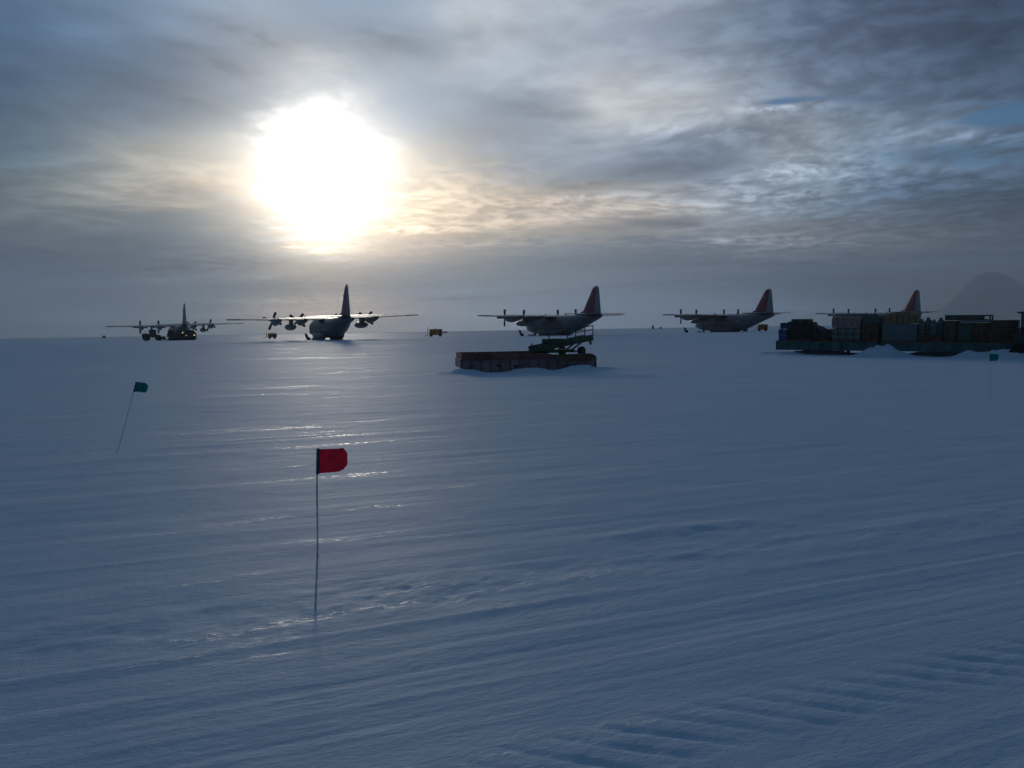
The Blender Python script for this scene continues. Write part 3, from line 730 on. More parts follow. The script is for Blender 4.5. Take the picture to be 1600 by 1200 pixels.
# wheeled extinguishers
def make_ext(label):
    t = thing('fire_extinguisher_cart', label, 'extinguisher cart', group='small dark wheeled bottles by the planes')
    b = MB(); tilt = Matrix.Rotation(R(-18), 4, 'Y')
    b.loft([[(r_ * math.cos(2 * math.pi * k / 14), r_ * math.sin(2 * math.pi * k / 14), z) for k in range(14)] for r_, z in ((.2, .35), (.28, .42), (.28, 1.15), (.2, 1.3), (.07, 1.38), (.07, 1.5))], mtx=tilt)
    b.build('bottle', M['veh_dark'], t)
    for sy in (-.38, .38):
        w = MB(); wheel(w, (.1, sy, .32), .34, .12, (0, 1, 0)); w.build('wheel', M['black'], t)
    h = MB(); h.tube([(-.15, .2, .5), (-.3, .2, 1.2), (-.75, .2, 1.45)], .035); h.tube([(-.15, -.2, .5), (-.3, -.2, 1.2), (-.75, -.2, 1.45)], .035); h.tube([(.1, -.38, .32), (.1, .38, .32)], .04); h.tube([(.0, .0, .42), (.55, 0, .05)], .09)
    h.build('handle', M['veh_dark'], t)
    return t
for px, Y, rz, label in ((483, 182, 20, 'dark wheeled bottle left of the tail of the plane below the sun'),
                         (816, 205, 10, 'dark wheeled bottle left of the nose of the plane behind the barge'),
                         (1073, 236, 5, 'dark wheeled bottle left of the nose of the side view plane')):
    e = make_ext(label); e.location = at(px, Y); e.rotation_euler = (0, 0, R(rz))

# wheel loader beside the left plane
def make_loader():
    t = thing('wheel_loader', 'dark wheel loader with raised cab beside the leftmost plane', 'loader')
    b = MB(); b.box(.4, 3.3, -1.0, 1.0, 1.0, 2.1, bev=.12); b.box(-1.6, .4, -.75, .75, .9, 1.7, bev=.06); b.build('body', M['yellow'], t)
    c = MB(); c.box(-.5, .95, -.8, .8, 1.7, 3.1, bev=.08); co = c.build('cab', M['veh_dark'], t)
    c = MB(); c.box(-.6, 1.05, -.9, .9, 3.1, 3.25, bev=.04); c.build('roof', M['veh_dark'], co)
    c = MB(); c.box(-.35, .8, -.82, -.795, 2.1, 2.95); c.box(.945, .97, -.6, .6, 2.1, 2.95); c.build('window', M['glass'], co)
    a = MB()
    for sy in (-.55, .55): a.bar((-.8, sy, 1.7), (-2.9, sy, .7), .18, .3)
    a.build('lift_arm', M['yellow'], t)
    k = MB(); k.loft([[(x, y, z) for x, z in ((-2.8, .15), (-3.9, .1), (-3.95, .18), (-3.0, .35), (-2.85, 1.2), (-2.7, 1.2))] for y in (-1.35, 1.35)]); k.build('bucket', M['veh_dark'], t)
    for sx in (-1.35, 2.2):
        for sy in (-1.05, 1.05):
            w = MB(); wheel(w, (sx, sy, .75), .78, .55, (0, 1, 0)); wo_ = w.build('wheel', M['black'], t)
            w = MB(); w.cyl((sx, sy * 1.24 - .02, .75), (sx, sy * 1.24 + .04, .75), .35); w.build('rim', M['yellow'], wo_)
    e = MB(); e.tube([(2.3, .4, 2.08), (2.3, .4, 2.9)], .07); e.build('exhaust', M['veh_dark'], t)
    return t
l = make_loader(); l.location = at(243, 268); l.rotation_euler = (0, 0, R(188))
# tracked carrier with lit lamps at the left plane's tail
def make_carrier():
    t = thing('tracked_carrier', 'dark tracked carrier with lit lamps at the tail of the leftmost plane', 'tracked vehicle')
    b = MB(); b.box(-4.2, .6, -1.2, 1.2, 1.0, 2.0, bev=.06); b.build('cargo_bed', M['veh_dark'], t)
    c = MB(); c.loft([[(x, y, z) for x, z in ((.7, .9), (3.6, .9), (3.7, 1.9), (3.1, 2.9), (.8, 2.95))] for y in (-1.2, 1.2)]); co = c.build('cab', M['veh_dark'], t)
    g = MB(); g.box(1.0, 2.8, -1.225, -1.195, 1.95, 2.7); g.build('window', M['glass'], co)
    for sy in (-1.05, 1.05):
        k = MB()
        prof = [(-4.0, .5), (-3.7, .12), (-3.2, 0), (2.8, 0), (3.4, .2), (3.7, .6), (3.3, .92), (-3.7, .92)]
        k.loft([[(x, sy + d, z) for x, z in prof] for d in (-.32, .32)]); k.build('track', M['black'], t)
    for x, z, r_ in ((3.2, 1.45, .17), (1.0, 1.35, .11)):
        h = MB(); h.loft([ell(y, 0, a, a, 12) for y, a in ((-.09, .6 * r_), (-.05, r_), (.0, r_))]); ho = h.build('headlight', M['lamp'], t); ho.location = (x, -1.2, z)
    s = MB(); s.box(-4.0, -2.4, -1.0, 1.0, 2.002, 2.9, bev=.15); s.build('load_cover', M['tarp_dark'], t)
    return t
l = make_carrier(); l.location = at(288, 258); l.rotation_euler = (0, 0, R(15))

# tiny huts on the horizon
for px, Y, w_, h_, lab in ((165, 700, 1.6, 2, 'tiny dark hut on the horizon left of the leftmost plane'), (1021, 900, 1.8, 4.2, 'tiny tall dark hut on the horizon between the two middle right planes'),
                           (1033, 950, 2.2, 2.2, 'tiny low dark hut on the horizon just left of the side view plane'), (697, 900, 5, 1.6, 'tiny flat dark hut on the horizon right of the lone orange cart')):
    t = thing('distant_hut', lab, 'hut', at(px, Y), 0, 'tiny huts on the horizon')
    b = MB(); b.box(-w_ / 2, w_ / 2, -1.2, 1.2, -.1, h_ * .8); b.build('wall', M['hut'], t, smooth=0)
    b = MB(); b.loft([[(x, y, z) for x, z in ((-w_ / 2 - .2, h_ * .8 + .003), (w_ / 2 + .2, h_ * .8 + .003), (0, h_))] for y in (-1.4, 1.4)]); b.build('roof', M['veh_dark'], t, smooth=0)

# ------------------------------------------------------------------ red barge and conveyor loader
bz = gz(*BG_L)
def make_barge():
    t = thing('steel_barge', 'long rust red ribbed steel barge sunk in drifted snow', 'barge', (BG_L[0], BG_L[1], bz - .12), BG_A)
    L, W, H = 9.33, 4.6, 1.0
    h = MB()
    # hull: side profile raked up at both ends, extruded across
    prof = [(0, .42), (1.3, .04), (8.4, .04), (9.33, .30), (9.33, H), (0, H)]
    h.loft([[(x, y, z) for x, z in prof] for y in (0, W)])
    h.build('hull', M['barge'], t)
    h = MB()
    for k in range(15):
        x = .08 + k * (L - .16) / 14
        zb = np.interp(x, (0, 1.3, 8.4, 9.33), (.42, .06, .06, .32)) + .03
        h.bar((x, -.06, zb), (x, -.06, H - .08), .11, .115)
    h.box(-.02, L + .02, -.06, 0, H - .07, H - .002); h.box(1.0, 8.6, -.05, 0, .06, .17)
    h.build('rib_frame', M['barge_rib'], t)
    p = MB()
    for x, z in ((2.55, .55), (3.75, .48)): p.box(x - .13, x + .13, -.05, -.002, z - .09, z + .09, bev=.02)
    p.build('tie_point', M['veh_dark'], t)
    c = MB()
    c.loft([[(x, y, z) for x, z in ((.08, H + .003), (6.2, H + .003), (6.2, H + .28), (5.3, H + .34), (3.4, H + .37), (1.8, H + .39), (.08, H + .36))] for y in (.02, .2)])
    c.box(.08, .22, .2, W - .2, H + .003, H + .34); c.box(.08, 6.2, W - .2, W - .02, H + .003, H + .40)
    c.build('coaming', M['rust'], t)
    d = MB(); d.loft([[(x, y, z) for x, z in ((6.25, H + .003), (9.3, H + .003), (9.25, H + .12), (9.0, H + .24), (6.25, H + .20))] for y in (.02, 1.0)])
    d.box(6.6, 9.0, -.03, .018, H - .26, H - .075, bev=.02); d.build('timber_load', M['wood'], t)
    k = MB(); k.box(.25, L - .1, 1.01, W - .22, H + .004, H + .05); k.build('deck', M['rust'], t)
    for y in (1.0, 3.6):
        r = MB(); r.box(1.4, 6.9, y - .3, y + .3, -.12, .038, bev=.03); r.build('runner', M['veh_dark'], t)
    return t
barge = make_barge()
BELT_Z = bz - .12 + 1.0 + .2
def make_belt():
    # wheels on an axle; boom runs along +x (low end) with -x raised
    t = thing('belt_loader', 'dark green wheeled conveyor loader standing on the red barge', 'conveyor')
    lo, hi = Vector((3.7, 0, .50)), Vector((-1.75, 0, 1.2))
    b = MB(); b.bar(lo, hi, .72, .26)
    for sy in (-.4, .4): b.bar(lo + Vector((0, sy, .05)), hi + Vector((0, sy, .05)), .07, .42)
    boom = b.build('boom', M['loader_green'], t)
    c = MB(); c.bar(lo + Vector((-.1, 0, .15)), hi + Vector((.1, 0, .15)), .6, .06); c.build('belt', M['black'], boom)
    r = MB()
    for sy in (-.42, .42):
        pts = [lo.lerp(hi, k) + Vector((0, sy, .2)) for k in (.68, 1.0)]
        for p in pts: r.tube([p, p + Vector((0, 0, .72))], .035)
        r.tube([pts[0] + Vector((0, 0, .72)), pts[1] + Vector((0, 0, .72))], .035); r.tube([pts[0] + Vector((0, 0, .42)), pts[1] + Vector((0, 0, .42))], .028)
    r.build('guard_rail', M['loader_green'], boom)
    g = MB()
    p = lo.lerp(hi, .45); g.box(p.x - .1, p.x + 1.25, -.42, .42, p.z + .1, p.z + .42, bev=.05); g.build('engine_cover', M['loader_green'], boom)
    s = MB(); p = lo.lerp(hi, .28); s.tube([p, p + Vector((0, 0, .9))], .04); s.tube([lo, lo + Vector((.1, 0, .42))], .05); s.tube([hi, hi + Vector((-.2, 0, -.45))], .09); s.build('stanchion', M['loader_green'], t)
    ch = MB(); ch.box(.2, 3.1, -.5, .5, .25, .47, bev=.03); ch.bar((.2, 0, .3), (-.15, 0, .3), .5, .15)
    for sy in (-.3, .3): ch.bar((.3, sy, .4), (-.7, sy, .92), .08, .1); ch.bar((2.4, sy, .4), (1.6, sy, .72), .08, .1)
    ch.bar((3.1, 0, .3), (3.8, 0, .12), .1, .1); ch.build('chassis', M['loader_green'], t)
    ax = MB(); ax.tube([(0, -1.0, .32), (0, 1.0, .32)], .06); ax.build('axle', M['veh_dark'], t)
    for sy in (-1.0, 1.0):
        w = MB(); wheel(w, (0, sy, .32), .33, .24, (0, 1, 0), 22); wo_ = w.build('wheel', M['black'], t)
        w = MB(); w.cyl((0, sy - .13, .32), (0, sy + .13, .32), .14); w.build('hub', M['loader_green'], wo_)
    for sy in (-.5, .5):
        w = MB(); wheel(w, (3.0, sy, .22), .22, .16, (0, 1, 0), 18); w.build('wheel', M['black'], t)
    return t
belt = make_belt()
bp = barge_pt(8.2, -2.85)
belt.location = (bp[0], bp[1], bz - .12 + 1.055)
belt.rotation_euler = (0, 0, R(180 + 40))

# ------------------------------------------------------------------ cargo sleds and what they carry
TZ0, TZ1 = gz(*TR_L), gz(*TR_R)
TAX = Vector((TR_R[0] - TR_L[0], TR_R[1] - TR_L[1], TZ1 - TZ0)).normalized()
TNY = Vector((0, 0, 1)).cross(TAX).normalized()            # away from the camera
TUP = TAX.cross(TNY)
TM = Matrix((TAX, TNY, TUP)).transposed().to_4x4(); TM.translation = Vector((TR_L[0], TR_L[1], TZ0))
TROT = TM.to_euler()
def u_of(px):
    k = (px - 800) / FPX; return (k * TR_L[1] - TR_L[0]) / (TAX.x - k * TAX.y)
def w_of(px, py):
    """height over the sled line of a photo point"""
    u = u_of(px); p = TM @ Vector((u, 0, 0)); d = pixdir(px, py)
    return EYE + d.z / d.y * p.y - p.z
DECK = 1.32
def on_train(name, label, cat, u, v, w, group=None):
    t = thing(name, label, cat, TM @ Vector((u, v, w)), 0, group); t.rotation_euler = TROT
    return t
def make_sled(u0, u1, label):
    t = on_train('cargo_sled', label, 'cargo sled', u0, 0, 0, 'green cargo sleds in tow')
    L = u1 - u0
    d = MB(); d.box(0, L, 0, 3.1, .42, DECK - .12); 
    for k in range(int(L / .95) + 1):
        x = .06 + k * (L - .12) / int(L / .95); d.bar((x, -.05, .53), (x, -.05, DECK - .23), .1, .1)
    d.box(-.02, L + .02, -.07, 0, DECK - .22, DECK - .118); d.box(0, L, -.06, 0, .43, .52)
    d.build('hull', M['sled'], t)
    for k in range(2):
        x = L * (.46 + .1 * k * 2); q = MB(); q.box(x - .16, x + .16, -.03, -.001, .75, .92, bev=.02); q.build('tie_point', M['veh_dark'], t)
    p = MB()
    for k in range(8): p.box(.0, L, .02 + k * .385, .38 + k * .385, DECK - .117, DECK)
    p.build('deck', M['wood'], t)
    for v in (.45, 2.65):
        r = MB()
        prof = [(L * .16, .20), (L * .20, .04), (L * .62, .0), (L * .98, .0), (L * 1.02, .10), (L * 1.02, .2), (L * .97, .12), (L * .64, .12), (L * .60, .30), (L * .2, .30)]
        r.loft([[(x, v + s, z + .02) for x, z in prof] for s in (-.28, .28)])
        r.box(L * .28, L * .5, v - .2, v + .2, .3, .418); r.build('runner', M['ski'], t)
    s = MB()
    for v in (.45, 2.65): s.bar((L * .66, v, .13), (L * .66, v, .42), .3, .3); s.bar((L * .9, v, .13), (L * .9, v, .42), .25, .25)
    s.build('strut', M['sled'], t)
    h = MB(); h.bar((L, 1.55, .55), (L + .35, 1.55, .5), .16, .16); h.build('hitch', M['veh_dark'], t)
    return t
make_sled(u_of(1213), u_of(1371), 'green ribbed cargo sled at the left end of the train, under the blue bundle')
make_sled(u_of(1378), u_of(1640), 'green ribbed cargo sled under the teal netted load, running out of frame')

def lump(name, m, parent, size, seed, bulge=.06, top=None, n=9, rnd=.14):
    """wrapped load: soft-edged box, sagging and bulging"""
    sx, sy, sz = size; b = bmesh.new(); bmesh.ops.create_cube(b, size=1)
    bmesh.ops.subdivide_edges(b, edges=b.edges[:], cuts=n, use_grid_fill=True)
    P = np.array([v.co[:] for v in b.verts])
    nx = fbm(P[:, 0] * sx * 1.5 + seed, P[:, 2] * sz * 1.5 + P[:, 1] * 3.1, seed, 4); ny = fbm(P[:, 0] * sx * 1.4 + 5, P[:, 1] * sy * 1.4 + P[:, 2] * 2.7 + seed, seed + 9, 4); nz = fbm(P[:, 0] * sx * 1.3 + 3.3, P[:, 1] * sy * 1.3 + seed, seed + 5, 4)
    for v, a, c, e in zip(b.verts, nx, ny, nz):
        p = v.co * 2
        q_ = Vector((p.x, p.y, p.z)); mxx = max(abs(p.x), abs(p.y), abs(p.z))
        # round the corners
        s = q_.normalized() * mxx
        q_ = q_.lerp(s * 1.18, rnd * (abs(p.x) + abs(p.y) + abs(p.z)) / 3)
        x, y, z = q_.x * sx / 2, q_.y * sy / 2, q_.z / 2 + .5
        zt = np.interp(x, *top) if top else sz
        z = max(0.0, z) if p.z > -.99 else 0.0
        z *= zt * (1 + .10 * e * (1 if p.z > 0 else .3))
        x += bulge * a * (1 if p.z > -.9 else .3); y += bulge * c * (1 if p.z > -.9 else .3)
        v.co = (x, y, z)
    me = bpy.data.meshes.new(name); b.to_mesh(me); b.free(); me.materials.append(m)
    me.polygons.foreach_set('use_smooth', [True] * len(me.polygons)); me.set_sharp_from_angle(angle=R(50))
    o = bpy.data.objects.new(name, me); col.objects.link(o); o.parent = parent
    return o
def net(parent, sx, sy, sz, step=.34, r=.016, m='net'):
    """webbing over the load: diagonals on the near side and ends, straps over the top"""
    b = MB(); y0 = -sy / 2 - .07
    def clipline(c, sgn, w, h):
        # line x*sgn + z = c inside 0..w, 0..h
        pts = []
        for z in (0, h):
            x = (c - z) * sgn
            if 0 <= x <= w: pts.append((x, z))
        for x in (0, w):
            z = c - x * sgn
            if 0 < z < h: pts.append((x, z))
        return pts[:2] if len(pts) >= 2 else None
    k = -sx
    while k < sx + sz:
        for sgn in (1, -1):
            s = clipline(k, sgn, sx, sz)
            if s: b.tube([(s[0][0] - sx / 2, y0, s[0][1]), (s[1][0] - sx / 2, y0, s[1][1])], r, 5)
        k += step
    for k in range(int(sx / step) + 1): x = -sx / 2 + k * step; b.tube([(x, y0, sz), (x, -sy / 2 + .1, sz + .06), (x, sy / 2, sz + .06)], r, 5)
    return b.build('net', M[m], parent)
def crate(name, label, px0, px1, py0, w0, v0, v1, m, mb_, cat='crate', battens=True, group=None, py_top=None):
    u0, u1 = u_of(px0), u_of(px1); w1 = w_of((px0 + px1) / 2, py0)
    t = on_train(name, label, cat, (u0 + u1) / 2, (v0 + v1) / 2, w0, group)
    t.rotation_euler.z += R(random.uniform(-2.5, 2.5))
    sx, sy, sz = u1 - u0, v1 - v0, w1 - w0
    b = MB(); b.box(-sx / 2, sx / 2, -sy / 2, sy / 2, .0, sz, bev=.025); bo = b.build('crate_box', m, t)
    if battens:
        q_ = MB(); y = -sy / 2
        for z in (.05, sz - .14): q_.box(-sx / 2, sx / 2, y - .035, y - .002, z, z + .09)
        nb = max(2, int(sx / .6) + 1)
        for k in range(nb):
            x = -sx / 2 + .05 + k * (sx - .1) / (nb - 1); q_.box(x - .045, x + .045, y - .034, y - .003, .142, sz - .142)
        q_.build('batten', mb_, bo)
    return t, sx, sy, sz

# 1: bright blue bundle at the left end
u0, u1 = u_of(1216), u_of(1227)
t = on_train('tarp_bundle', 'bright blue wrapped bundle at the left end of the sled', 'bundle', (u0 + u1) / 2, 1.0, DECK)
lump('blue_cover', M['tarp_blue'], t, (u1 - u0 + .1, 1.5, w_of(1221, 515) - DECK), 3)
b = MB(); b.tube([(-.45, -.78, .5), (.4, -.78, .52)], .02, 6); b.build('strap', M['net'], t)
t = on_train('navy_duffel', 'dark navy bundle lying on top of the blue bundle', 'bundle', u_of(1226), 1.0, w_of(1221, 514))
lump('cover', M['tarp_navy'], t, (u_of(1236) - u_of(1217), 1.3, w_of(1226, 504) - w_of(1226, 514)), 8, rnd=.3)
# 2: stepped dark load
u0, u1 = u_of(1228), u_of(1266)
t = on_train('netted_pallet', 'tall dark green netted pallet load stepped at the top', 'pallet load', (u0 + u1) / 2, 1.5, DECK)
sz = w_of(1247, 503) - DECK
lump('load', M['tarp_dark'], t, (u1 - u0, 2.3, sz), 12, .05); net(t, u1 - u0 - .1, 2.3, sz - .1, m='net_dark')
b = MB(); b.box(-(u1 - u0) / 2, (u1 - u0) / 2, -1.25, 1.25, .0, .07); b.build('pallet', M['steel'], t)
t = on_train('flat_case', 'flat dark case lying on the tall dark netted pallet', 'case', u_of(1246), 1.5, w_of(1246, 503) + .02)
b = MB(); b.box(-.8, .8, -.9, .9, 0, .26, bev=.04); bo = b.build('case_body', M['olive'], t); b = MB(); b.box(-.05, .05, -.93, -.902, .05, .2); b.build('latch', M['steel'], bo)
# 3: sloping dark tarp heap
u0, u1 = u_of(1267), u_of(1296)
t = on_train('tarp_heap', 'black tarp heap sloping down to the right of the dark pallet', 'tarp heap', (u0 + u1) / 2, 1.4, DECK)
hw = (u1 - u0) / 2
lump('tarp', M['tarp_dark'], t, (u1 - u0, 2.2, 1), 21, .10, top=((-hw, -hw * .4, hw * .2, hw), (w_of(1267, 507) - DECK, w_of(1275, 511) - DECK, w_of(1285, 518) - DECK, w_of(1295, 521) - DECK)), rnd=.2)
b = MB()
for k, x in enumerate((-hw * .1, hw * .35, hw * .7)): b.tube([(x, -.9, .75), (x + .05, -.2, 1.0), (x, .6, .95 - .1 * k)], .13, 10)
b.build('hose_roll', M['black'], t)
# 4: grey bags with wrapped brown boxes on top
u0, u1 = u_of(1297), u_of(1343)
t = on_train('bagged_load', 'low grey pallet of filled bags under the pink brown wrapped load', 'pallet load', (u0 + u1) / 2, 1.45, DECK)
zb = w_of(1320, 513) - DECK
for i in range(4):
    for j in range(2):
        s = (u1 - u0) / 4
        b = lump('bag', M['bags'], t, (s * .98, 2.2, zb / 2), 30 + i * 3 + j, .05, rnd=.35, n=6); b.location = (-(u1 - u0) / 2 + s * (i + .5), 0, j * zb / 2)
t = on_train('wrapped_load', 'pink brown shrink wrapped load resting on the grey bags', 'wrapped load', (u0 + u1) / 2, 1.45, DECK + zb + .02)
lump('wrap', M['wrap_pink'], t, (u1 - u0, 2.1, w_of(1320, 496) - DECK - zb), 44, .07, rnd=.16)
b = MB(); hh = w_of(1320, 496) - DECK - zb
for x in (-.9, 0, .9): b.tube([(x, -1.12, .02), (x, -1.1, hh), (x, .9, hh + .05)], .02, 5)
b.build('strap', M['net'], t)
# 5: brown crates with a green box above
zc = w_of(1360, 506)
crate('wooden_crate', 'dark brown wooden crate standing under the green box', 1346, 1358.6, 507, DECK, .3, 2.6, M['brown_crate'], M['wood'])
crate('wooden_crate', 'dark brown wooden crate right beside the teal netted load', 1359.4, 1371.5, 507, DECK, .35, 2.6, M['brown_crate'], M['wood'])
t, sx, sy, sz = crate('equipment_box', 'dark green box lying on two brown crates', 1345, 1373, 494, w_of(1359, 507) + .01, .5, 2.5, M['green_box'], M['olive'], 'box', False)
b = MB(); b.box(-.5, -.1, -sy / 2 - .03, -sy / 2 - .001, .2, .32); b.box(.3, .7, -sy / 2 - .03, -sy / 2 - .001, .2, .32); b.build('handle', M['steel'], t)
# 6: teal netted pallet with plywood case
u0, u1 = u_of(1377), u_of(1432)
t = on_train('netted_pallet', 'wide teal pallet load under a diamond mesh net', 'pallet load', (u0 + u1) / 2, 1.5, DECK)
zt = w_of(1404, 506) - DECK
lump('load', M['teal_load'], t, (u1 - u0, 2.4, zt), 52, .05, rnd=.1); net(t, u1 - u0 - .08, 2.4, zt, .30, .020)
b = MB(); b.box(-(u1 - u0) / 2, (u1 - u0) / 2, -1.3, 1.3, 0, .07); b.build('pallet', M['steel'], t)
t = on_train('plywood_case', 'brown plywood case on top of the teal netted load', 'case', u_of(1404), 1.5, DECK + zt + .03)
hw = (u_of(1430) - u_of(1378)) / 2; zz_ = w_of(1404, 488) - DECK - zt
b = MB(); b.loft([[(x, y, z) for x, z in ((-hw, 0), (hw, 0), (hw, zz_ * .86), (hw * .6, zz_ * 1.0), (-hw * .4, zz_ * .95), (-hw, zz_ * .72))] for y in (-1.05, 1.05)]); bo = b.build('case_body', M['ply'], t)
b = MB()
for k in range(6): x = -hw + .1 + k * (2 * hw - .2) / 5; b.box(x - .05, x + .05, -1.09, -1.052, .05, zz_ * .7)
b.build('batten', M['wood'], bo)
# 7: upright rolled bundles
us = [u_of(p) for p in (1437, 1446, 1456, 1466)]; tops = (499, 496.5, 500, 497)
labs = ('leftmost upright grey green roll, beside the teal netted load', 'tallest upright grey green roll, second from the teal load', 'shortest upright roll, third from the teal netted load', 'rightmost upright roll, beside the long tray')
for k, (u_, tp_) in enumerate(zip(us, tops)):
    h_ = w_of(1450, tp_) - DECK
    t = on_train('rolled_bundle', labs[k], 'roll', u_, .9 + .35 * (k % 2), DECK, 'upright rolled bundles on the sled')
    r_ = .29 + .03 * (k % 2)
    b = MB(); b.loft([[(r0 * r_ * math.cos(a) * (1 + .06 * math.sin(3 * a + k)), r0 * r_ * math.sin(a), z * h_) for a in [2 * math.pi * i / 18 for i in range(18)]] for r0, z in ((.9, 0), (1, .06), (1.02, .3), (.96, .42), (1.03, .6), (.97, .78), (.9, .86), (.55, .93), (.4, .965), (.5, 1.0), (.2, 1.02))])
    b.build('roll_cover', M['teal_load'] if k % 2 else M['bags'], t)
    b = MB()
    for z in (.42, .78): b.tube([(r_ * 1.03 * math.cos(a), r_ * 1.03 * math.sin(a), z * h_) for a in [2 * math.pi * i / 14 for i in range(15)]], .02, 5)
    b.build('strap', M['net'], t)
t = on_train('sled_crate', 'low dark chest in front of the upright rolls', 'chest', u_of(1452), .28, DECK)
b = MB(); b.box(-1.0, 1.0, -.22, .22, 0, .5, bev=.03); bo = b.build('chest_body', M['brown_crate'], t); b = MB(); b.box(-1.02, 1.02, -.24, .24, .503, .57, bev=.02); b.build('lid', M['wood'], bo)
# 8: two dark crates, a snowy tarp, the long tray above
crate('wooden_crate', 'olive crate beneath the left half of the long tray', 1474.5, 1493, 501, DECK, .4, 2.5, M['olive'], M['wood'])
crate('wooden_crate', 'dark green crate beneath the middle of the long tray', 1494, 1518, 504, DECK, .5, 2.6, M['green_box'], M['olive'])
crate('wooden_crate', 'black brown crate beneath the right end of the long tray', 1519, 1546, 504, DECK, .4, 2.6, M['brown_crate'], M['wood'])
w0 = w_of(1510, 504) + .02
t = on_train('grey_tarp', 'pale grey tarp spread over the crates below the long tray', 'tarp', (u_of(1494) + u_of(1545)) / 2, 1.5, w0)
lump('cover', M['grey_tarp'], t, (u_of(1545) - u_of(1494), 2.3, .18), 77, .05, rnd=.3)
t = on_train('long_tray', 'long dark open ended frame box on top of the crates', 'frame', (u_of(1474) + u_of(1546)) / 2, 1.5, w_of(1510, 504) + .21)
hw = (u_of(1546) - u_of(1474)) / 2; sz = w_of(1510, 492) - w_of(1510, 504) - .21
b = MB(); b.box(-hw, hw * .62, -1, 1, 0, sz, bev=.02); b.build('box_body', M['olive'], t)
b = MB(); b.box(hw * .62, hw, -1, 1, sz - .12, sz - .002); b.box(hw - .12, hw, -1, -.88, 0, sz - .122); b.box(hw - .12, hw, .88, 1, 0, sz - .122); b.box(hw * .622, hw - .122, -1, 1, 0, .08); b.build('end_frame', M['olive'], t)
# 9: dark crate with olive top at the right
crate('wooden_crate', 'large dark crate carrying the olive case at the right end', 1547, 1590, 512, DECK, .3, 2.6, M['brown_crate'], M['wood'])
t, sx, sy, sz = crate('equipment_box', 'long olive case on the large dark crate at the right end', 1547, 1589, 500, w_of(1568, 512) + .01, .4, 2.4, M['olive'], M['wood'], 'case')

# 10: tractor at the right edge
def make_tractor():
    t = thing('tracked_tractor', 'black tracked tractor with a flat cab roof at the right edge', 'tractor')
    b = MB(); b.box(-2.2, 2.6, -1.1, 1.1, .75, 1.9, bev=.08); b.build('body', M['veh_dark'], t)
    c = MB()
    for x in (-1.6, .6):
        for y in (-1.0, 1.0): c.bar((x, y, 1.9), (x, y, 3.65), .16, .16)
    c.box(-1.7, .7, -1.08, 1.08, 1.902, 2.5, bev=.04); co = c.build('cab', M['veh_dark'], t)
    g = MB(); g.box(-1.5, .5, -1.02, -.99, 2.502, 3.645); g.box(-1.62, -1.58, -.9, .9, 2.502, 3.645); g.build('window', M['glass'], co)
    r = MB(); r.box(-1.95, .9, -1.25, 1.25, 3.652, 3.78, bev=.03); r.build('roof', M['veh_dark'], co)
    p = MB(); p.tube([(-1.0, .4, 3.7), (-1.0, .4, 4.0)], .18, 10); p.build('beacon', M['black'], co)
    for y in (-1.3, 1.3):
        k = MB(); prof = [(-2.5, .5), (-2.3, .15), (-1.8, 0), (2.0, 0), (2.7, .25), (2.9, .6), (2.5, .98), (-2.2, .98)]
        k.loft([[(x, y + d, z) for x, z in prof] for d in (-.28, .28)]); k.build('track', M['black'], t)
    l_ = MB(); l_.box(-1.72, -1.62, -.6, -.3, 2.0, 2.2); l_.build('lamp', M['steel'], t)
    return t
tr = make_tractor()
tu = u_of(1593) + 1.9
tr.location = TM @ Vector((tu, -.3, 0)); tr.location.z = gz(tr.location.x, tr.location.y) + .12
tr.rotation_euler = (0, 0, TROT.z)

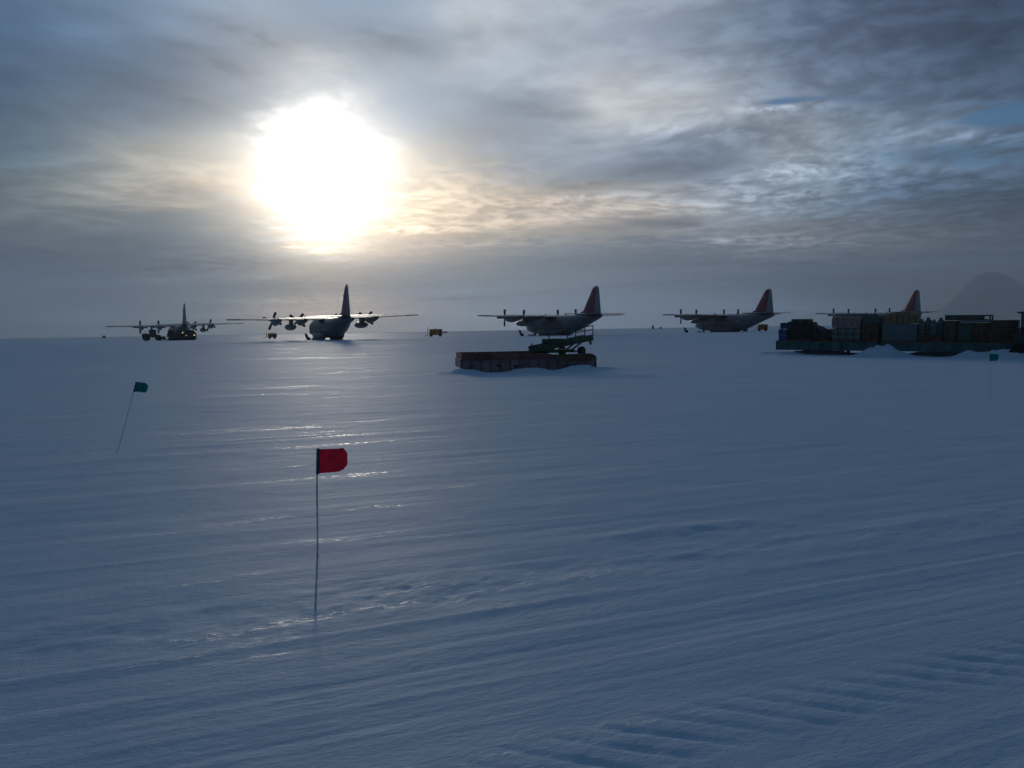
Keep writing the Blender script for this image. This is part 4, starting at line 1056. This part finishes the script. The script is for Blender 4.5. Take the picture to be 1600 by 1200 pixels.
# ------------------------------------------------------------------ marker flags
def make_flag(top, base, w, h, m, label, droop, sink, wave=.034, taper=.08):
    base, top = Vector(base), Vector(top)
    t = thing('marker_flag', label, 'flag', base, 0, 'bamboo marker flags')
    d = top - base
    p = MB(); n = 9
    pts, rr = [Vector((0, 0, 0)) - d.normalized() * sink], [.011]
    for k in range(n + 1):
        f = k / n; q_ = d * f + Vector((.012 * math.sin(f * 5), 0, 0)) * (1 - f) * f * 4
        r0 = .0112 - .0035 * f
        for e in ((-.012, 1), (0, 1.18), (.012, 1)):
            pts.append(q_ + d.normalized() * e[0]); rr.append(r0 * e[1])
    p.tube(pts, rr, 8); p.build('pole', M['bamboo'], t)
    ax = d.normalized()
    c = MB(); nx_, nz_ = 14, 10; vs = []
    for side in (0.0, .004):
        for i in range(nx_ + 1):
            for j in range(nz_ + 1):
                fx, fz = i / nx_, j / nz_
                rnd_ = 1 - .16 * max(0, abs(fz - .5) * 2 - .55) * (1 if fx > .8 else 0) * 2
                x = w * fx * rnd_
                z = -h * (fz * (1 - taper * fx) + droop * fx * fx + taper * .5 * fx)
                y = wave * math.sin(fx * 5.2 + fz * 1.2) * (fx ** .7) + side
                vs.append(tuple(d + ax * z + Vector((x, y, 0))))
    N = (nx_ + 1) * (nz_ + 1); fs = []
    for i in range(nx_):
        for j in range(nz_):
            a = i * (nz_ + 1) + j; q4 = (a, a + 1, a + nz_ + 2, a + nz_ + 1)
            fs += [q4, tuple(v + N for v in reversed(q4))]
    rim = [i * (nz_ + 1) for i in range(nx_ + 1)] + [nx_ * (nz_ + 1) + j for j in range(1, nz_ + 1)] + [i * (nz_ + 1) + nz_ for i in range(nx_ - 1, -1, -1)] + [j for j in range(nz_ - 1, 0, -1)]
    for a, b_ in zip(rim, rim[1:] + rim[:1]): fs.append((a, b_, b_ + N, a + N))
    c.add(vs, fs); cl = c.build('flag_cloth', m, t)
    s = MB(); s.tube([d + ax * .005, d - ax * (h + .005)], .017, 10); s.build('sleeve', M['hem'], cl)
    return t
def ray_at(px, py, Y):
    d = pixdir(px, py); return Vector((0, 0, EYE)) + d * (Y / d.y)
def ground_hit(px, py):
    d = pixdir(px, py); k = EYE / -d.z; return Vector((d.x * k, d.y * k, 0))
g0 = ground_hit(493, 952); g0.z = float(terrain(np.array([g0.x]), np.array([g0.y]))[0])
make_flag(ray_at(497, 702, g0.y), g0, .30, .245, M['flag_red'], 'red flag on a thin bamboo pole in the near snow', -.10, .3)
g1 = ground_hit(183, 707); g1.z = float(terrain(np.array([g1.x]), np.array([g1.y]))[0])
make_flag(ray_at(213, 597, g1.y - .2), g1, .32, .25, M['flag_teal'], 'teal flag on a leaning bamboo pole at the left', .16, .3)
g2 = ground_hit(1547, 624); g2.z = float(terrain(np.array([g2.x]), np.array([g2.y]))[0])
make_flag(ray_at(1547, 553, g2.y), g2, .30, .26, M['flag_teal'], 'small teal flag on an upright pole at the right, before the cargo sleds', .0, .3)

# ------------------------------------------------------------------ haze
def build_haze():
    b = MB(); b.box(-7200, 7200, -7200, 7200, -3, 375)
    m = bpy.data.materials.new('haze_air'); m.use_nodes = True
    t = m.node_tree; t.nodes.clear()
    v = t.nodes.new('ShaderNodeVolumePrincipled'); v.inputs['Color'].default_value = (0.80, 0.91, 1.0, 1)
    v.inputs['Density'].default_value = 0.0002; v.inputs['Anisotropy'].default_value = 0.3
    o = t.nodes.new('ShaderNodeOutputMaterial'); t.links.new(v.outputs[0], o.inputs['Volume'])
    h = b.build('haze', m, smooth=0); h['kind'] = 'stuff'
build_haze()
